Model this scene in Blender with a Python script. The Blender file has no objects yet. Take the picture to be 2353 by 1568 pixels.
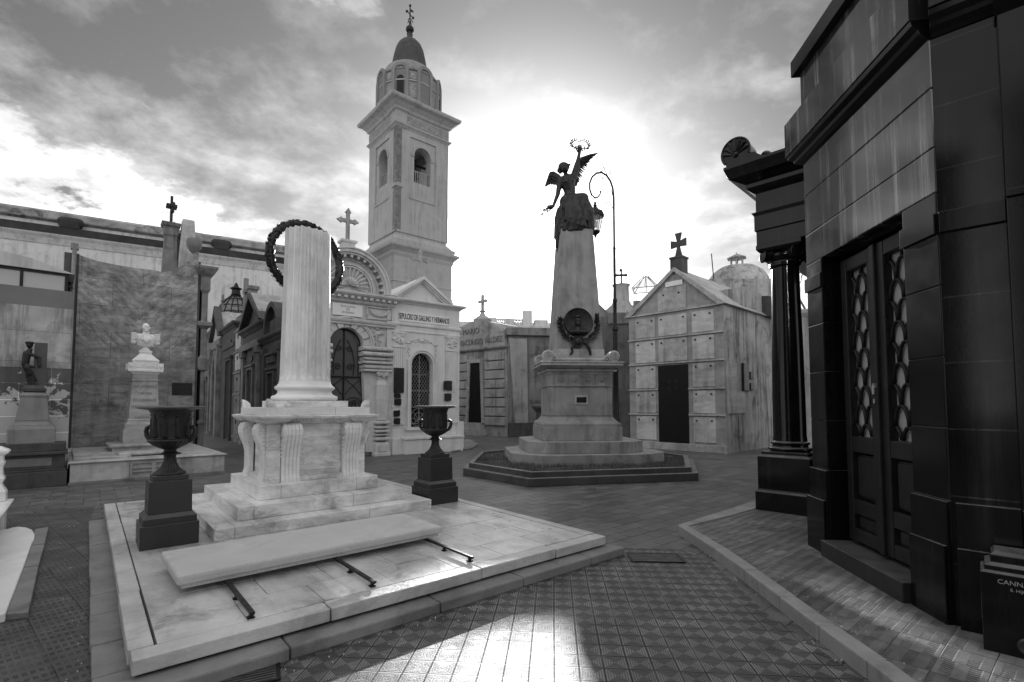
import bpy, bmesh, math, random
from mathutils import Vector, Matrix, noise as mnoise
R=math.radians; PI=math.pi
random.seed(4)
sc=bpy.context.scene
col=bpy.data.collections.new("place"); sc.collection.children.link(col)

# ------------------------------------------------------------------ camera
cam=bpy.data.objects.new("camera",bpy.data.cameras.new("camera")); sc.collection.objects.link(cam)
cam.location=(0,0,1.6); cam.rotation_euler=(R(93),0,0)
cam.data.sensor_width=36; cam.data.lens=17.57; cam.data.shift_y=.0364
cam.data.clip_start=.05; cam.data.clip_end=2000
sc.camera=cam
sc.render.resolution_x=1024; sc.render.resolution_y=682
# ------------------------------------------------------------------ world and sun
SUN_EL=R(14.35); SUN_AZ=R(.5)          # azimuth to the right of +Y
sc.view_settings.view_transform='Standard'; sc.view_settings.look='None'
sc.view_settings.gamma=1; sc.view_settings.exposure=0.48
class NT:
    def __init__(s,nt): s.nt=nt
    def n(s,t,**k):
        q=s.nt.nodes.new(t)
        for a,b in k.items(): setattr(q,a,b)
        return q
    def link(s,a,b): s.nt.links.new(a,b)
    def setin(s,sock,v):
        if isinstance(v,(int,float,tuple)): sock.default_value=v
        else: s.link(v,sock)
    def m(s,op,a,b=None,c=None,clamp=False):
        q=s.n('ShaderNodeMath',operation=op); q.use_clamp=clamp
        s.setin(q.inputs[0],a)
        if b is not None: s.setin(q.inputs[1],b)
        if c is not None: s.setin(q.inputs[2],c)
        return q.outputs[0]
    def mr(s,v,a,b,c=0.,d=1.,smooth=False):
        q=s.n('ShaderNodeMapRange'); q.clamp=True
        if smooth: q.interpolation_type='SMOOTHSTEP'
        s.setin(q.inputs[0],v)
        for i,x in enumerate((a,b,c,d)): s.setin(q.inputs[i+1],x)
        return q.outputs[0]
    def noise(s,vec,scale,detail=4,rough=.55,dist=0):
        q=s.n('ShaderNodeTexNoise'); q.inputs['Scale'].default_value=scale; q.inputs['Detail'].default_value=detail
        q.inputs['Roughness'].default_value=rough; q.inputs['Distortion'].default_value=dist
        if vec is not None: s.link(vec,q.inputs['Vector'])
        return q.outputs['Fac']
    def mapping(s,vec,loc=(0,0,0),rot=(0,0,0),scale=(1,1,1)):
        q=s.n('ShaderNodeMapping'); s.link(vec,q.inputs[0])
        q.inputs[1].default_value=loc; q.inputs[2].default_value=rot; q.inputs[3].default_value=scale
        return q.outputs[0]
    def xyz(s,vec):
        q=s.n('ShaderNodeSeparateXYZ'); s.link(vec,q.inputs[0]); return q.outputs
    def comb(s,x,y,z):
        q=s.n('ShaderNodeCombineXYZ')
        for i,v in enumerate((x,y,z)): s.setin(q.inputs[i],v)
        return q.outputs[0]
w=bpy.data.worlds.new("World"); sc.world=w; w.use_nodes=True
t=NT(w.node_tree); w.node_tree.nodes.clear()
sky=t.n('ShaderNodeTexSky'); sky.sky_type='NISHITA'; sky.sun_disc=False
sky.sun_elevation=SUN_EL; sky.sun_rotation=SUN_AZ
bw=t.n('ShaderNodeRGBToBW'); t.link(sky.outputs[0],bw.inputs[0])
tc=t.n('ShaderNodeTexCoord'); d=t.xyz(tc.outputs['Generated'])
zz=t.m('MAXIMUM',d[2],0.0)
den=t.m('ADD',zz,.22)
px=t.m('DIVIDE',d[0],den); py=t.m('DIVIDE',d[1],den)
pv=t.comb(px,py,0.3)
n1=t.noise(pv,1.75,11,.60,.12)
n1b=t.noise(t.mapping(pv,loc=(-.02,-.09,0)),1.75,8,.60,.12)
n2=t.noise(pv,6.5,9,.62,.1)
cl=t.m('ADD',t.m('MULTIPLY',n1,.72),t.m('MULTIPLY',n2,.28))
def blob(az,el,sx,sy):            # soft mass of cloud centred at a bearing and height (degrees)
    a=t.m('ARCTAN2',d[0],d[1]); e=t.m('ARCSINE',d[2])
    aa=t.m('DIVIDE',t.m('SUBTRACT',a,R(az)),R(sx)); ee=t.m('DIVIDE',t.m('SUBTRACT',e,R(el)),R(sy))
    q=t.m('ADD',t.m('MULTIPLY',aa,aa),t.m('MULTIPLY',ee,ee))
    return t.m('EXPONENT',t.m('MULTIPLY',q,-1.0))
dark=t.m('ADD',t.m('MULTIPLY',blob(-40,31,20,10),.20),t.m('MULTIPLY',blob(14,42,26,11),.26))
dark=t.m('ADD',dark,t.m('MULTIPLY',blob(24,27,9,8),.12))
dark=t.m('ADD',dark,t.m('MULTIPLY',blob(-14,31,8,6),.14))
dark=t.m('SUBTRACT',dark,t.m('MULTIPLY',blob(-19,40,5,5),.14))
dark=t.m('SUBTRACT',dark,t.m('MULTIPLY',blob(-46,15,14,5),.10))
mass=t.m('ADD',cl,dark)                       # low = clear, middle = bright thin cloud, high = thick cloud
cr=t.n('ShaderNodeValToRGB'); cr.color_ramp.interpolation='EASE'; t.link(mass,cr.inputs[0])
els=cr.color_ramp.elements; els[0].position=.30; els[0].color=(.12,.12,.12,1); els[1].position=.86; els[1].color=(.045,.045,.045,1)
for p_,c_ in ((.39,.15),(.43,.60),(.495,.72),(.56,.27),(.65,.10)):
    e_=els.new(p_); e_.color=(c_,c_,c_,1)
crb=t.n('ShaderNodeRGBToBW'); t.link(cr.outputs[0],crb.inputs[0]); lum=crb.outputs[0]
lit=t.m('MULTIPLY',t.m('SUBTRACT',n1,n1b),2.6)      # cloud edges turned to the sun are lit
lum=t.m('MAXIMUM',t.m('ADD',lum,lit),.04)
lum=t.m('MULTIPLY',t.m('POWER',lum,1.35),t.mr(d[2],.30,.62,1.15,.6,True))
# glow round the sun
gd=Vector((math.sin(R(3))*math.cos(R(16)),math.cos(R(3))*math.cos(R(16)),math.sin(R(16))))
sd=Vector((math.sin(SUN_AZ)*math.cos(SUN_EL),math.cos(SUN_AZ)*math.cos(SUN_EL),math.sin(SUN_EL)))
dp=t.n('ShaderNodeVectorMath',operation='DOT_PRODUCT'); t.link(tc.outputs['Generated'],dp.inputs[0]); dp.inputs[1].default_value=gd
ang=t.m('ARCCOSINE',dp.outputs['Value'])
g1=t.m('EXPONENT',t.m('MULTIPLY',t.m('POWER',t.m('DIVIDE',ang,R(13.5)),2.0),-1.0))
g2=t.m('EXPONENT',t.m('MULTIPLY',t.m('DIVIDE',ang,R(26)),-1.0))
lum=t.m('ADD',lum,t.m('ADD',t.m('MULTIPLY',g1,1.5),t.m('MULTIPLY',g2,.12)))
lum=t.m('ADD',lum,t.m('MULTIPLY',t.mr(d[2],0.02,.33,1.,0.,True),.22))
back=t.mr(d[1],.15,-.55,0.,1.,True)            # open bright sky behind the photographer
high=t.mr(d[2],.62,.9,0.,1.,True)
bk=t.m('ADD',t.m('MULTIPLY',t.mr(cl,.35,.65,1.05,.65),1.0),0.)
mixn=t.n('ShaderNodeMix'); mixn.data_type='FLOAT'
t.link(t.m('MAXIMUM',back,t.m('MULTIPLY',high,.7)),mixn.inputs[0]); t.link(lum,mixn.inputs[2]); t.link(bk,mixn.inputs[3])
tot=t.m('ADD',t.m('MULTIPLY',mixn.outputs[0],9.0),t.m('MINIMUM',t.m('MULTIPLY',bw.outputs[0],.5),3.))
bg=t.n('ShaderNodeBackground'); t.link(tot,bg.inputs[0]); bg.inputs[1].default_value=.1
wo=t.n('ShaderNodeOutputWorld'); t.link(bg.outputs[0],wo.inputs[0])
sun=bpy.data.objects.new("sun",bpy.data.lights.new("sun",'SUN')); sc.collection.objects.link(sun)
sun.data.energy=4.8; sun.data.angle=R(.6); sun.data.color=(1,1,1)
sun.rotation_euler=Vector(sd).to_track_quat('Z','Y').to_euler()

# ------------------------------------------------------------------ pixel -> ground helper (2353 px wide frame)
def Gp(u,v,z=0.):
    F=1148.;x=(u-1176.5)/F;zz=(869.7-v)/F;p=R(3)
    ry=math.cos(p)-zz*math.sin(p); rz=math.sin(p)+zz*math.cos(p)
    k=(z-1.6)/rz; return (x*k,ry*k)

# ------------------------------------------------------------------ materials
MATS={}
def mat(name,c=.4,var=.15,scale=2.5,rough=.7,bump=.25,bscale=25,veins=0,streak=0,speck=0,metal=0,dust=0,topdust=0,
        blocks=None,dirt=0,spec=.5,coat=0,chev=None,patch=None,joint=.45,vrot=(0.3,0.2,.6),vsc=(.8,.22,2.0)):
    if name in MATS: return MATS[name]
    m=bpy.data.materials.new(name); m.use_nodes=True; nt=m.node_tree; nt.nodes.clear(); t=NT(nt)
    out=t.n('ShaderNodeOutputMaterial'); b=t.n('ShaderNodeBsdfPrincipled'); t.link(b.outputs[0],out.inputs[0])
    tc=t.n('ShaderNodeTexCoord'); v=tc.outputs['Object']
    f=t.noise(v,scale,7,.6,.3)
    cc=t.mr(f,.28,.72,c*(1-var),c*(1+var))
    if veins:
        vv=t.mapping(v,rot=vrot,scale=vsc)
        q=t.noise(vv,2.2,9,.66,.55)
        ln=t.mr(t.m('ABSOLUTE',t.m('SUBTRACT',q,.5)),0,.05,1.,0.,True)
        q2=t.noise(vv,1.3,5,.6,.8)
        ln=t.m('MULTIPLY',ln,t.mr(q2,.42,.62,.15,1.))
        cc=t.m('MULTIPLY',cc,t.m('SUBTRACT',1.,t.m('MULTIPLY',ln,veins*.75)))
        q3=t.noise(vv,1.6,8,.68,.5)
        cc=t.m('MULTIPLY',cc,t.mr(q3,.38,.68,1.1,1-.95*veins))
    if chev:     # book-matched slabs: veins meet in a V on the joint at x=chev
        o_=t.xyz(v); ax_=t.m('ABSOLUTE',t.m('SUBTRACT',o_[0],chev))
        q=t.noise(t.comb(t.m('MULTIPLY',t.m('SUBTRACT',o_[2],ax_),5.),t.m('MULTIPLY',t.m('ADD',o_[2],ax_),1.5),0.),1.3,8,.68,.25)
        up=t.mr(t.m('ADD',o_[2],t.m('MULTIPLY',t.noise(v,1.5,3),.3)),3.3,3.36,0,1)
        cc=t.m('MULTIPLY',cc,t.m('ADD',1.,t.m('MULTIPLY',up,t.mr(q,.36,.64,-.4,.4))))
    if streak:
        sv=t.mapping(v,scale=(1,1,.07)); q=t.noise(sv,4.5,6,.65,0)
        big=t.noise(v,.9,4,.6,.5)
        k=t.m('MULTIPLY',t.mr(q,.45,.66,0,1,True),t.mr(big,.35,.6,.1,1,True))
        cc=t.m('MULTIPLY',cc,t.m('SUBTRACT',1.,t.m('MULTIPLY',k,streak)))
    if topdust:   # dust lying on upward faces
        gn=t.n('ShaderNodeNewGeometry'); cc=t.m('ADD',cc,t.m('MULTIPLY',t.m('MULTIPLY',t.mr(t.xyz(gn.outputs['Normal'])[2],.35,.9,0,1,True),t.mr(t.noise(v,6,5,.6),.3,.6,.4,1.)),topdust))
    if dust:   # pale runs of dried rain; strong values also stand in for sky reflection
        sv=t.mapping(v,scale=(1,1,.04)); q=t.noise(sv,9,6,.7,0); big=t.noise(v,.8,4,.6,.5)
        cc=t.m('ADD',cc,t.m('MULTIPLY',t.m('MULTIPLY',t.mr(q,.48,.72,0,1,True),t.mr(big,.4,.62,.1,1,True)),dust))
    if dirt:
        q=t.noise(v,1.7,9,.7,.6); k=t.mr(q,.5,.66,0,1,True)
        cc=t.m('MULTIPLY',cc,t.m('SUBTRACT',1.,t.m('MULTIPLY',k,dirt)))
    if patch:   # flaked paint: patch=(albedo, threshold)
        q=t.noise(v,3.2,12,.68,.3); q=t.m('ADD',q,t.m('MULTIPLY',t.m('SUBTRACT',1.85,t.xyz(v)[2]),.3)); k=t.mr(q,patch[1]-.01,patch[1]+.01,0,1)
        mx=t.n('ShaderNodeMix'); mx.data_type='FLOAT'; t.link(k,mx.inputs[0]); t.link(cc,mx.inputs[2]); mx.inputs[3].default_value=patch[0]
        cc=mx.outputs[0]
    if speck:
        q=t.noise(v,160,2,.5); cc=t.m('MULTIPLY',cc,t.mr(q,.35,.65,1-speck,1+speck))
    h=t.noise(v,bscale,6,.65)
    if blocks:  # (width,height) joints, on (x+y,z)
        o=t.xyz(v)
        bt=t.n('ShaderNodeTexBrick'); t.link(t.comb(t.m('ADD',o[0],o[1]),o[2],0.),bt.inputs['Vector'])
        bt.inputs['Scale'].default_value=1; bt.inputs['Brick Width'].default_value=blocks[0]; bt.inputs['Row Height'].default_value=blocks[1]
        bt.inputs['Mortar Size'].default_value=.006; bt.inputs['Mortar Smooth'].default_value=.2
        bt.inputs['Color1'].default_value=(.9,.9,.9,1); bt.inputs['Color2'].default_value=(1.12,1.12,1.12,1); bt.inputs['Mortar'].default_value=(joint,joint,joint,1)
        bb=t.n('ShaderNodeRGBToBW'); t.link(bt.outputs[0],bb.inputs[0]); cc=t.m('MULTIPLY',cc,bb.outputs[0])
        h=t.m('SUBTRACT',h,t.m('MULTIPLY',bt.outputs['Fac'],1.5))
    rgb=t.n('ShaderNodeCombineColor')
    for i in range(3): t.link(cc,rgb.inputs[i])
    t.link(rgb.outputs[0],b.inputs['Base Color'])
    t.link(t.mr(t.noise(v,scale*3,4),.3,.7,max(.03,rough-(.08 if rough>.2 else .015)),min(1,rough+(.1 if rough>.2 else .03))),b.inputs['Roughness'])
    b.inputs['Metallic'].default_value=metal; b.inputs['Specular IOR Level'].default_value=spec
    if coat: b.inputs['Coat Weight'].default_value=coat; b.inputs['Coat Roughness'].default_value=.08
    if bump:
        bp=t.n('ShaderNodeBump'); bp.inputs['Strength'].default_value=bump; bp.inputs['Distance'].default_value=.02
        t.link(h,bp.inputs['Height']); t.link(bp.outputs[0],b.inputs['Normal'])
    MATS[name]=m; return m
marble=mat('marble',.74,.14,2,.42,.1,30,veins=.5,dirt=.3)
marble_col=mat('marble_column',.76,.1,2,.42,.06,30,veins=.32,dirt=.12,streak=.12,vrot=(.12,.1,0),vsc=(1.6,1.6,.3))
marble_tile=mat('marble_paving',.54,.2,2.4,.34,.14,22,veins=.42,dirt=.5,speck=.08)
marble_clean=mat('marble_clean',.76,.06,2,.4,.05,25,veins=.15)
marble_grey=mat('marble_grey_veined',.30,.35,.8,.5,.1,20,veins=.6,streak=.3,dirt=.5,blocks=(1.35,.72),joint=.4,vrot=(.2,.75,0),chev=1.28)
marble_old=mat('marble_weathered',.42,.18,2,.6,.15,22,veins=.25,streak=.3,dirt=.3)
granite_lt=mat('granite_pale',.46,.12,1.5,.7,.2,120,speck=.16,dirt=.15)
stone=mat('stone_weathered',.34,.22,1.8,.8,.35,18,streak=.4,dirt=.35)
stone_ob=mat('stone_obelisk',.27,.25,1.4,.75,.25,20,streak=.35,dirt=.3)
kerbst=mat('stone_kerb',.2,.25,2.5,.75,.4,20,dirt=.35)
kerbdk=mat('stone_kerb_dark',.06,.3,2.5,.6,.4,20,dirt=.4,topdust=.12)
plaster=mat('plaster_pale',.52,.12,1.6,.85,.18,30,streak=.28,dirt=.12)
plaster_w=mat('plaster_white',.62,.08,1.2,.85,.12,30,streak=.18,dirt=.08)
plaster_st=mat('plaster_stained',.36,.3,1.1,.9,.4,16,streak=.75,dirt=.5)
plaster_pl=mat('plaster_peeling',.10,.35,1.4,.85,.4,16,streak=.3,patch=(.45,.52),blocks=(.95,.34),joint=2.2)
church_m=mat('church_render',.58,.16,.35,.9,.2,8,streak=.35,dirt=.2)
ledge_m=mat('ledge_black',.03,.5,1.2,.9,.3,10)
coping_m=mat('coping_mossy',.26,.5,1.5,.9,.4,8,dirt=.7)
tower_m=mat('tower_render',.33,.1,.4,.9,.12,8,streak=.25,dirt=.1)
tile_m=mat('tower_tiles',.12,.5,4,.4,.3,12,blocks=(.22,.22))
tilel_m=mat('tower_tiles_light',.22,.4,5,.4,.3,12,blocks=(.22,.22))
dome_m=mat('dome_lead',.04,.3,1.5,.75,.2,8,streak=.4)
dkstone=mat('stone_dark',.06,.35,2,.7,.35,14,streak=.4,dirt=.4)
mdstone=mat('stone_mid',.18,.3,2,.75,.35,14,streak=.5,dirt=.4)
valst=mat('stone_rusticated',.30,.22,1.2,.8,.3,14,streak=.5,dirt=.35)
valwall=mat('wall_weathered',.2,.3,1,.85,.35,10,streak=.65,dirt=.5,blocks=(1.6,.9),joint=.6)
blackgr=mat('granite_black_polished',.006,.5,2,.08,.008,60,spec=.25,blocks=(1.9,.46),joint=4,dust=.02)
blackgr_s=mat('granite_black_rain_and_sky_sheen',.022,.5,2,.08,.008,60,spec=1.0,dust=.26)  # rain streaks, coloured paler to paint in the sky's reflection on the upper facade
blackgr2=mat('granite_black_plain',.006,.5,2,.12,.01,60,spec=.25,dust=.012,topdust=.16)
pedgr=mat('granite_pedestal',.026,.25,3,.40,.06,60,spec=.4,topdust=.07)
black=mat('black_opening',.006,.1,2,.8,0)
bronze=mat('bronze_dark',.035,.4,6,.42,.35,18,metal=.75)
urnm=mat('iron_dark',.03,.4,6,.5,.35,18,metal=.5)
iron=mat('iron_black',.015,.3,5,.45,.1,20,metal=.6)
plq=mat('bronze_plaque',.02,.4,6,.4,.5,30,metal=.6)
wood=mat('door_dark_wood',.018,.4,3,.35,.12,30,spec=.3)
doorm=mat('door_dark_metal',.008,.25,2,.55,.1,20,spec=.2)
steel=mat('steel_grey',.3,.2,4,.5,.1,20,metal=.6)
ink=mat('lettering_dark',.03,.2,4,.6,0)
inkg=mat('lettering_grey',.2,.2,4,.6,0)
paintw=mat('sign_white',.7,.05,3,.6,.02)
grey_r=mat('render_grey',.16,.12,1,.85,.15,12)
brass=mat('brass_bright',.8,.05,3,.3,0,metal=1)
branch_m=mat('twig',.08,.2,4,.8,0)
def glassmat(name,c=.5,alpha=.35):
    m=bpy.data.materials.new(name); m.use_nodes=True; t=NT(m.node_tree); m.node_tree.nodes.clear()
    o=t.n('ShaderNodeOutputMaterial'); a=t.n('ShaderNodeBsdfTransparent'); b=t.n('ShaderNodeBsdfPrincipled'); x=t.n('ShaderNodeMixShader')
    a.inputs[0].default_value=(.85,.85,.85,1); b.inputs['Base Color'].default_value=(c,c,c,1); b.inputs['Roughness'].default_value=.15
    x.inputs[0].default_value=alpha; t.link(a.outputs[0],x.inputs[1]); t.link(b.outputs[0],x.inputs[2]); t.link(x.outputs[0],o.inputs[0]); return m
glass=glassmat('glass_clear',.5,.3); glass_d=glassmat('glass_frosted_dark',.12,.9)

def tile_mat(name,kind,tile,rot,c1,c2,rough):
    m=bpy.data.materials.new(name); m.use_nodes=True; nt=m.node_tree; nt.nodes.clear(); t=NT(nt)
    out=t.n('ShaderNodeOutputMaterial'); b=t.n('ShaderNodeBsdfPrincipled'); t.link(b.outputs[0],out.inputs[0])
    tc=t.n('ShaderNodeTexCoord'); v=t.mapping(tc.outputs['Object'],rot=(0,0,R(rot)))
    o=t.xyz(v)
    wob=t.noise(v,1.5,3); 
    tx,ty=tile
    fx=t.m('DIVIDE',o[0],tx); fy=t.m('DIVIDE',o[1],ty)
    if kind=='slab': fx=t.m('ADD',fx,t.m('MULTIPLY',t.m('MODULO',t.m('FLOOR',fy),2.),.5))
    ux=t.m('FRACT',t.m('ADD',fx,400.)); uy=t.m('FRACT',t.m('ADD',fy,400.))
    a=t.m('ABSOLUTE',t.m('SUBTRACT',t.m('MULTIPLY',ux,2.),1.)); bb=t.m('ABSOLUTE',t.m('SUBTRACT',t.m('MULTIPLY',uy,2.),1.))
    mx=t.m('MAXIMUM',a,bb)
    jw=.008 if kind=='slab' else .0035
    jx=t.mr(a,1-2*jw/tx,1-.8*jw/tx,0,1); jy=t.mr(bb,1-2*jw/ty,1-.8*jw/ty,0,1); joint=t.m('MAXIMUM',jx,jy)
    ix=t.m('FLOOR',t.m('ADD',fx,400.)); iy=t.m('FLOOR',t.m('ADD',fy,400.))
    wn=t.n('ShaderNodeTexWhiteNoise'); wn.noise_dimensions='2D'; t.link(t.comb(ix,iy,0.),wn.inputs['Vector'])
    wear=t.mr(t.noise(tc.outputs['Object'],.9,5,.6,.5),.35,.65,0,1,True)
    dirt=t.noise(tc.outputs['Object'],5,8,.7,.3)
    grain=t.noise(tc.outputs['Object'],90,3,.6)
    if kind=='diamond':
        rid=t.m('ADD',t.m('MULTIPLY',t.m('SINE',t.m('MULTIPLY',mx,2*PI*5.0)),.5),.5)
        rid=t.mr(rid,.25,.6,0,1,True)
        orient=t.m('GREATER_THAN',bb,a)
    elif kind=='rib':
        rid=t.m('ADD',t.m('MULTIPLY',t.m('SINE',t.m('MULTIPLY',ux,2*PI*8.)),.5),.5)
        msk=t.mr(t.m('PINGPONG',t.m('ADD',uy,t.m('MULTIPLY',wn.outputs[0],.3)),.25),.10,.13,0.,1.,True)
        wr=t.mr(t.noise(tc.outputs['Object'],3.5,4,.6,.4),.50,.60,0.,.7,True)
        rid=t.m('MAXIMUM',t.m('MAXIMUM',msk,wr),t.mr(rid,.3,.6,0,1,True)); orient=0.
    else:
        rid=1.; orient=0.
    base=t.m('ADD',c1,t.m('MULTIPLY',t.m('SUBTRACT',wn.outputs[0],.5),c1*.5))
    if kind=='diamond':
        base=t.m('MULTIPLY',base,t.m('SUBTRACT',1.35,t.m('MULTIPLY',orient,.75)))  # shading of the two ridge directions put into the colour
    base=t.m('MULTIPLY',base,t.mr(dirt,.3,.7,.55,1.4))
    base=t.m('MULTIPLY',base,t.mr(wear,0,1,.85,1.2))
    if kind!='slab': base=t.m('MULTIPLY',base,t.m('ADD',.4,t.m('MULTIPLY',rid,.6)))
    # some joints dark, some filled with pale dust
    jc=t.mr(t.noise(tc.outputs['Object'],2.2,3),.46,.62,c2*.12,c2*(2.2 if kind=='diamond' else 1.4))
    mixn=t.n('ShaderNodeMix'); mixn.data_type='FLOAT'; t.link(joint,mixn.inputs[0]); t.link(base,mixn.inputs[2]); t.link(jc,mixn.inputs[3])
    rgb=t.n('ShaderNodeCombineColor')
    for i in range(3): t.link(mixn.outputs[0],rgb.inputs[i])
    t.link(rgb.outputs[0],b.inputs['Base Color'])
    t.link(t.mr(dirt,.3,.7,rough-.08,rough+.12),b.inputs['Roughness'])
    b.inputs['Specular IOR Level'].default_value=.5
    hh=t.m('SUBTRACT',t.m('MULTIPLY',rid,1.) if kind!='slab' else 1.,t.m('MULTIPLY',joint,1.3))
    hh=t.m('ADD',hh,t.m('ADD',t.m('MULTIPLY',grain,.35),t.m('ADD',t.m('MULTIPLY',dirt,.8),t.m('MULTIPLY',wn.outputs[0],.25))))
    bp=t.n('ShaderNodeBump'); bp.inputs['Strength'].default_value=.8; bp.inputs['Distance'].default_value=.007
    t.link(hh,bp.inputs['Height']); t.link(bp.outputs[0],b.inputs['Normal'])
    return m
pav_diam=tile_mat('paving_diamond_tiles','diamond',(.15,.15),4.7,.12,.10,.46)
pav_far=tile_mat('paving_slabs','slab',(.44,.22),-40.3,.095,.09,.48)
pav_rib=tile_mat('paving_ribbed_tiles','rib',(.23,.23),-40.3,.14,.11,.58)
pav_left=tile_mat('paving_worn_tiles','rib',(.3,.2),-50,.07,.08,.45)

# ------------------------------------------------------------------ mesh builder
class MB:
    def __init__(s): s.v=[]; s.f=[]; s.M=Matrix()
    def at(s,loc=(0,0,0),rot=(0,0,0),sca=1):
        s.M=Matrix.Translation(loc)@Matrix.Rotation(rot[2],4,'Z')@Matrix.Rotation(rot[1],4,'Y')@Matrix.Rotation(rot[0],4,'X')@Matrix.Scale(sca,4)
        return s
    def add(s,vs,fs):
        n=len(s.v); s.v+=[tuple(s.M@Vector(p)) for p in vs]; s.f+=[tuple(n+i for i in f) for f in fs]; return s
    def box(s,x0,x1,y0,y1,z0,z1):
        return s.add([(x0,y0,z0),(x1,y0,z0),(x1,y1,z0),(x0,y1,z0),(x0,y0,z1),(x1,y0,z1),(x1,y1,z1),(x0,y1,z1)],
            [(3,2,1,0),(4,5,6,7),(0,1,5,4),(1,2,6,5),(2,3,7,6),(3,0,4,7)])
    def loft(s,rings,close=True,caps=True):
        n=len(rings[0]); vs=[p for r in rings for p in r]; fs=[]
        for i in range(len(rings)-1):
            for j in range(n if close else n-1):
                k=(j+1)%n; fs.append((i*n+j,i*n+k,(i+1)*n+k,(i+1)*n+j))
        if caps and close: fs.append(tuple(range(n-1,-1,-1))); fs.append(tuple((len(rings)-1)*n+j for j in range(n)))
        return s.add(vs,fs)
    def prism(s,pts,a,b,ax='y'):
        if ax=='y': f=lambda p,k:(p[0],k,p[1])
        elif ax=='z': f=lambda p,k:(p[0],p[1],k)
        else: f=lambda p,k:(k,p[0],p[1])
        return s.loft([[f(p,a) for p in pts],[f(p,b) for p in pts]])
    def rings(s,x0,x1,y0,y1,prof):       # rectangle grown by p at height z: mouldings on four sides
        return s.loft([[(x0-p,y0-p,z),(x1+p,y0-p,z),(x1+p,y1+p,z),(x0-p,y1+p,z)] for p,z in prof])
    def stack(s,cx,cy,prof,ky=1.):
        return s.loft([[(cx-h,cy-h*ky,z),(cx+h,cy-h*ky,z),(cx+h,cy+h*ky,z),(cx-h,cy+h*ky,z)] for h,z in prof])
    def lathe(s,prof,cx=0,cy=0,seg=24,flute=0,nf=20):
        rs=[]
        for q in prof:
            r,z=q[0],q[1]; fl=q[2] if len(q)>2 else 0
            ring=[]
            for i in range(seg):
                a=2*PI*i/seg; rr=r
                if fl: rr=r*(1-fl*abs(math.sin(a*nf/2))**.6 if False else 1-fl*(abs(math.sin(a*nf/2))**.75))
                ring.append((cx+rr*math.cos(a),cy+rr*math.sin(a),z))
            rs.append(ring)
        return s.loft(rs)
    def tube(s,pts,r,seg=8,caps=True,closed=False):
        pts=[Vector(p) for p in pts]; n=len(pts); rs=r if isinstance(r,(list,tuple)) else [r]*n; rings=[]; up=None
        for i,p in enumerate(pts):
            if closed: tg=pts[(i+1)%n]-pts[i-1]
            else: tg=(pts[min(i+1,n-1)]-pts[max(i-1,0)])
            if tg.length<1e-9: tg=Vector((0,0,1))
            tg.normalize()
            if up is None: up=Vector((0,0,1)) if abs(tg.z)<.9 else Vector((1,0,0))
            a=tg.cross(up); 
            if a.length<1e-4: a=tg.cross(Vector((0,1,0)))
            a.normalize(); b=a.cross(tg).normalized(); up=b
            rings.append([tuple(p+(a*math.cos(2*PI*j/seg)+b*math.sin(2*PI*j/seg))*rs[i]) for j in range(seg)])
        if closed: rings.append(rings[0]); caps=False
        return s.loft(rings,caps=caps)
    def ell(s,c,r,rot=(0,0,0),seg=12,ri=8):
        Mr=Matrix.Rotation(rot[2],3,'Z')@Matrix.Rotation(rot[1],3,'Y')@Matrix.Rotation(rot[0],3,'X')
        rings=[]
        for i in range(ri+1):
            th=PI*i/ri; th=min(max(th,.02),PI-.02)
            rings.append([tuple(Vector(c)+Mr@Vector((r[0]*math.sin(th)*math.cos(2*PI*j/seg),r[1]*math.sin(th)*math.sin(2*PI*j/seg),-r[2]*math.cos(th)))) for j in range(seg)])
        return s.loft(rings)
    def cap(s,p0,p1,r0,r1,seg=10):
        p0=Vector(p0);p1=Vector(p1); d=(p1-p0); L=d.length; d.normalize(); pts=[];rs=[]
        for k in (-.95,-.7,-.35,0): pts.append(p0+d*r0*k); rs.append(r0*math.sqrt(1-k*k))
        for k in (0.,.35,.7,.95): pts.append(p1+d*r1*k); rs.append(r1*math.sqrt(1-k*k))
        return s.tube(pts,rs,seg)
    def arch(s,cx,zc,r0,r1,y0,y1,a0=0,a1=180,seg=20,axis='y'):
        rings=[]
        for i in range(seg+1):
            a=R(a0+(a1-a0)*i/seg); c,q=math.cos(a),math.sin(a)
            rings.append([(cx+r0*c,y0,zc+r0*q),(cx+r1*c,y0,zc+r1*q),(cx+r1*c,y1,zc+r1*q),(cx+r0*c,y1,zc+r0*q)])
        return s.loft(rings)
    def archwall(s,x0,x1,z0,z1,cx,hw,zb,zs,y0,y1,seg=16):      # wall with a round-headed opening
        s.box(x0,cx-hw,y0,y1,z0,z1); s.box(cx+hw,x1,y0,y1,z0,z1)
        if zb>z0: s.box(cx-hw,cx+hw,y0,y1,z0,zb)
        for i in range(seg):
            a,b=PI*i/seg,PI*(i+1)/seg
            xa,za=cx+hw*math.cos(a),zs+hw*math.sin(a); xb,zb2=cx+hw*math.cos(b),zs+hw*math.sin(b)
            s.prism([(xb,zb2),(xa,za),(xa,z1),(xb,z1)],y0,y1)
        return s
    def leaf(s,p,d,n,L,w):
        p=Vector(p);d=Vector(d).normalized();n=Vector(n); a=d.cross(n).normalized()*w
        q=p+d*L*.5; e=p+d*L; k=n.normalized()*w*.35
        return s.add([p,q+a+k,e,q-a+k,q-k],[(0,1,4),(1,2,4),(2,3,4),(3,0,4),(0,3,1),(1,3,2)])
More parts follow.
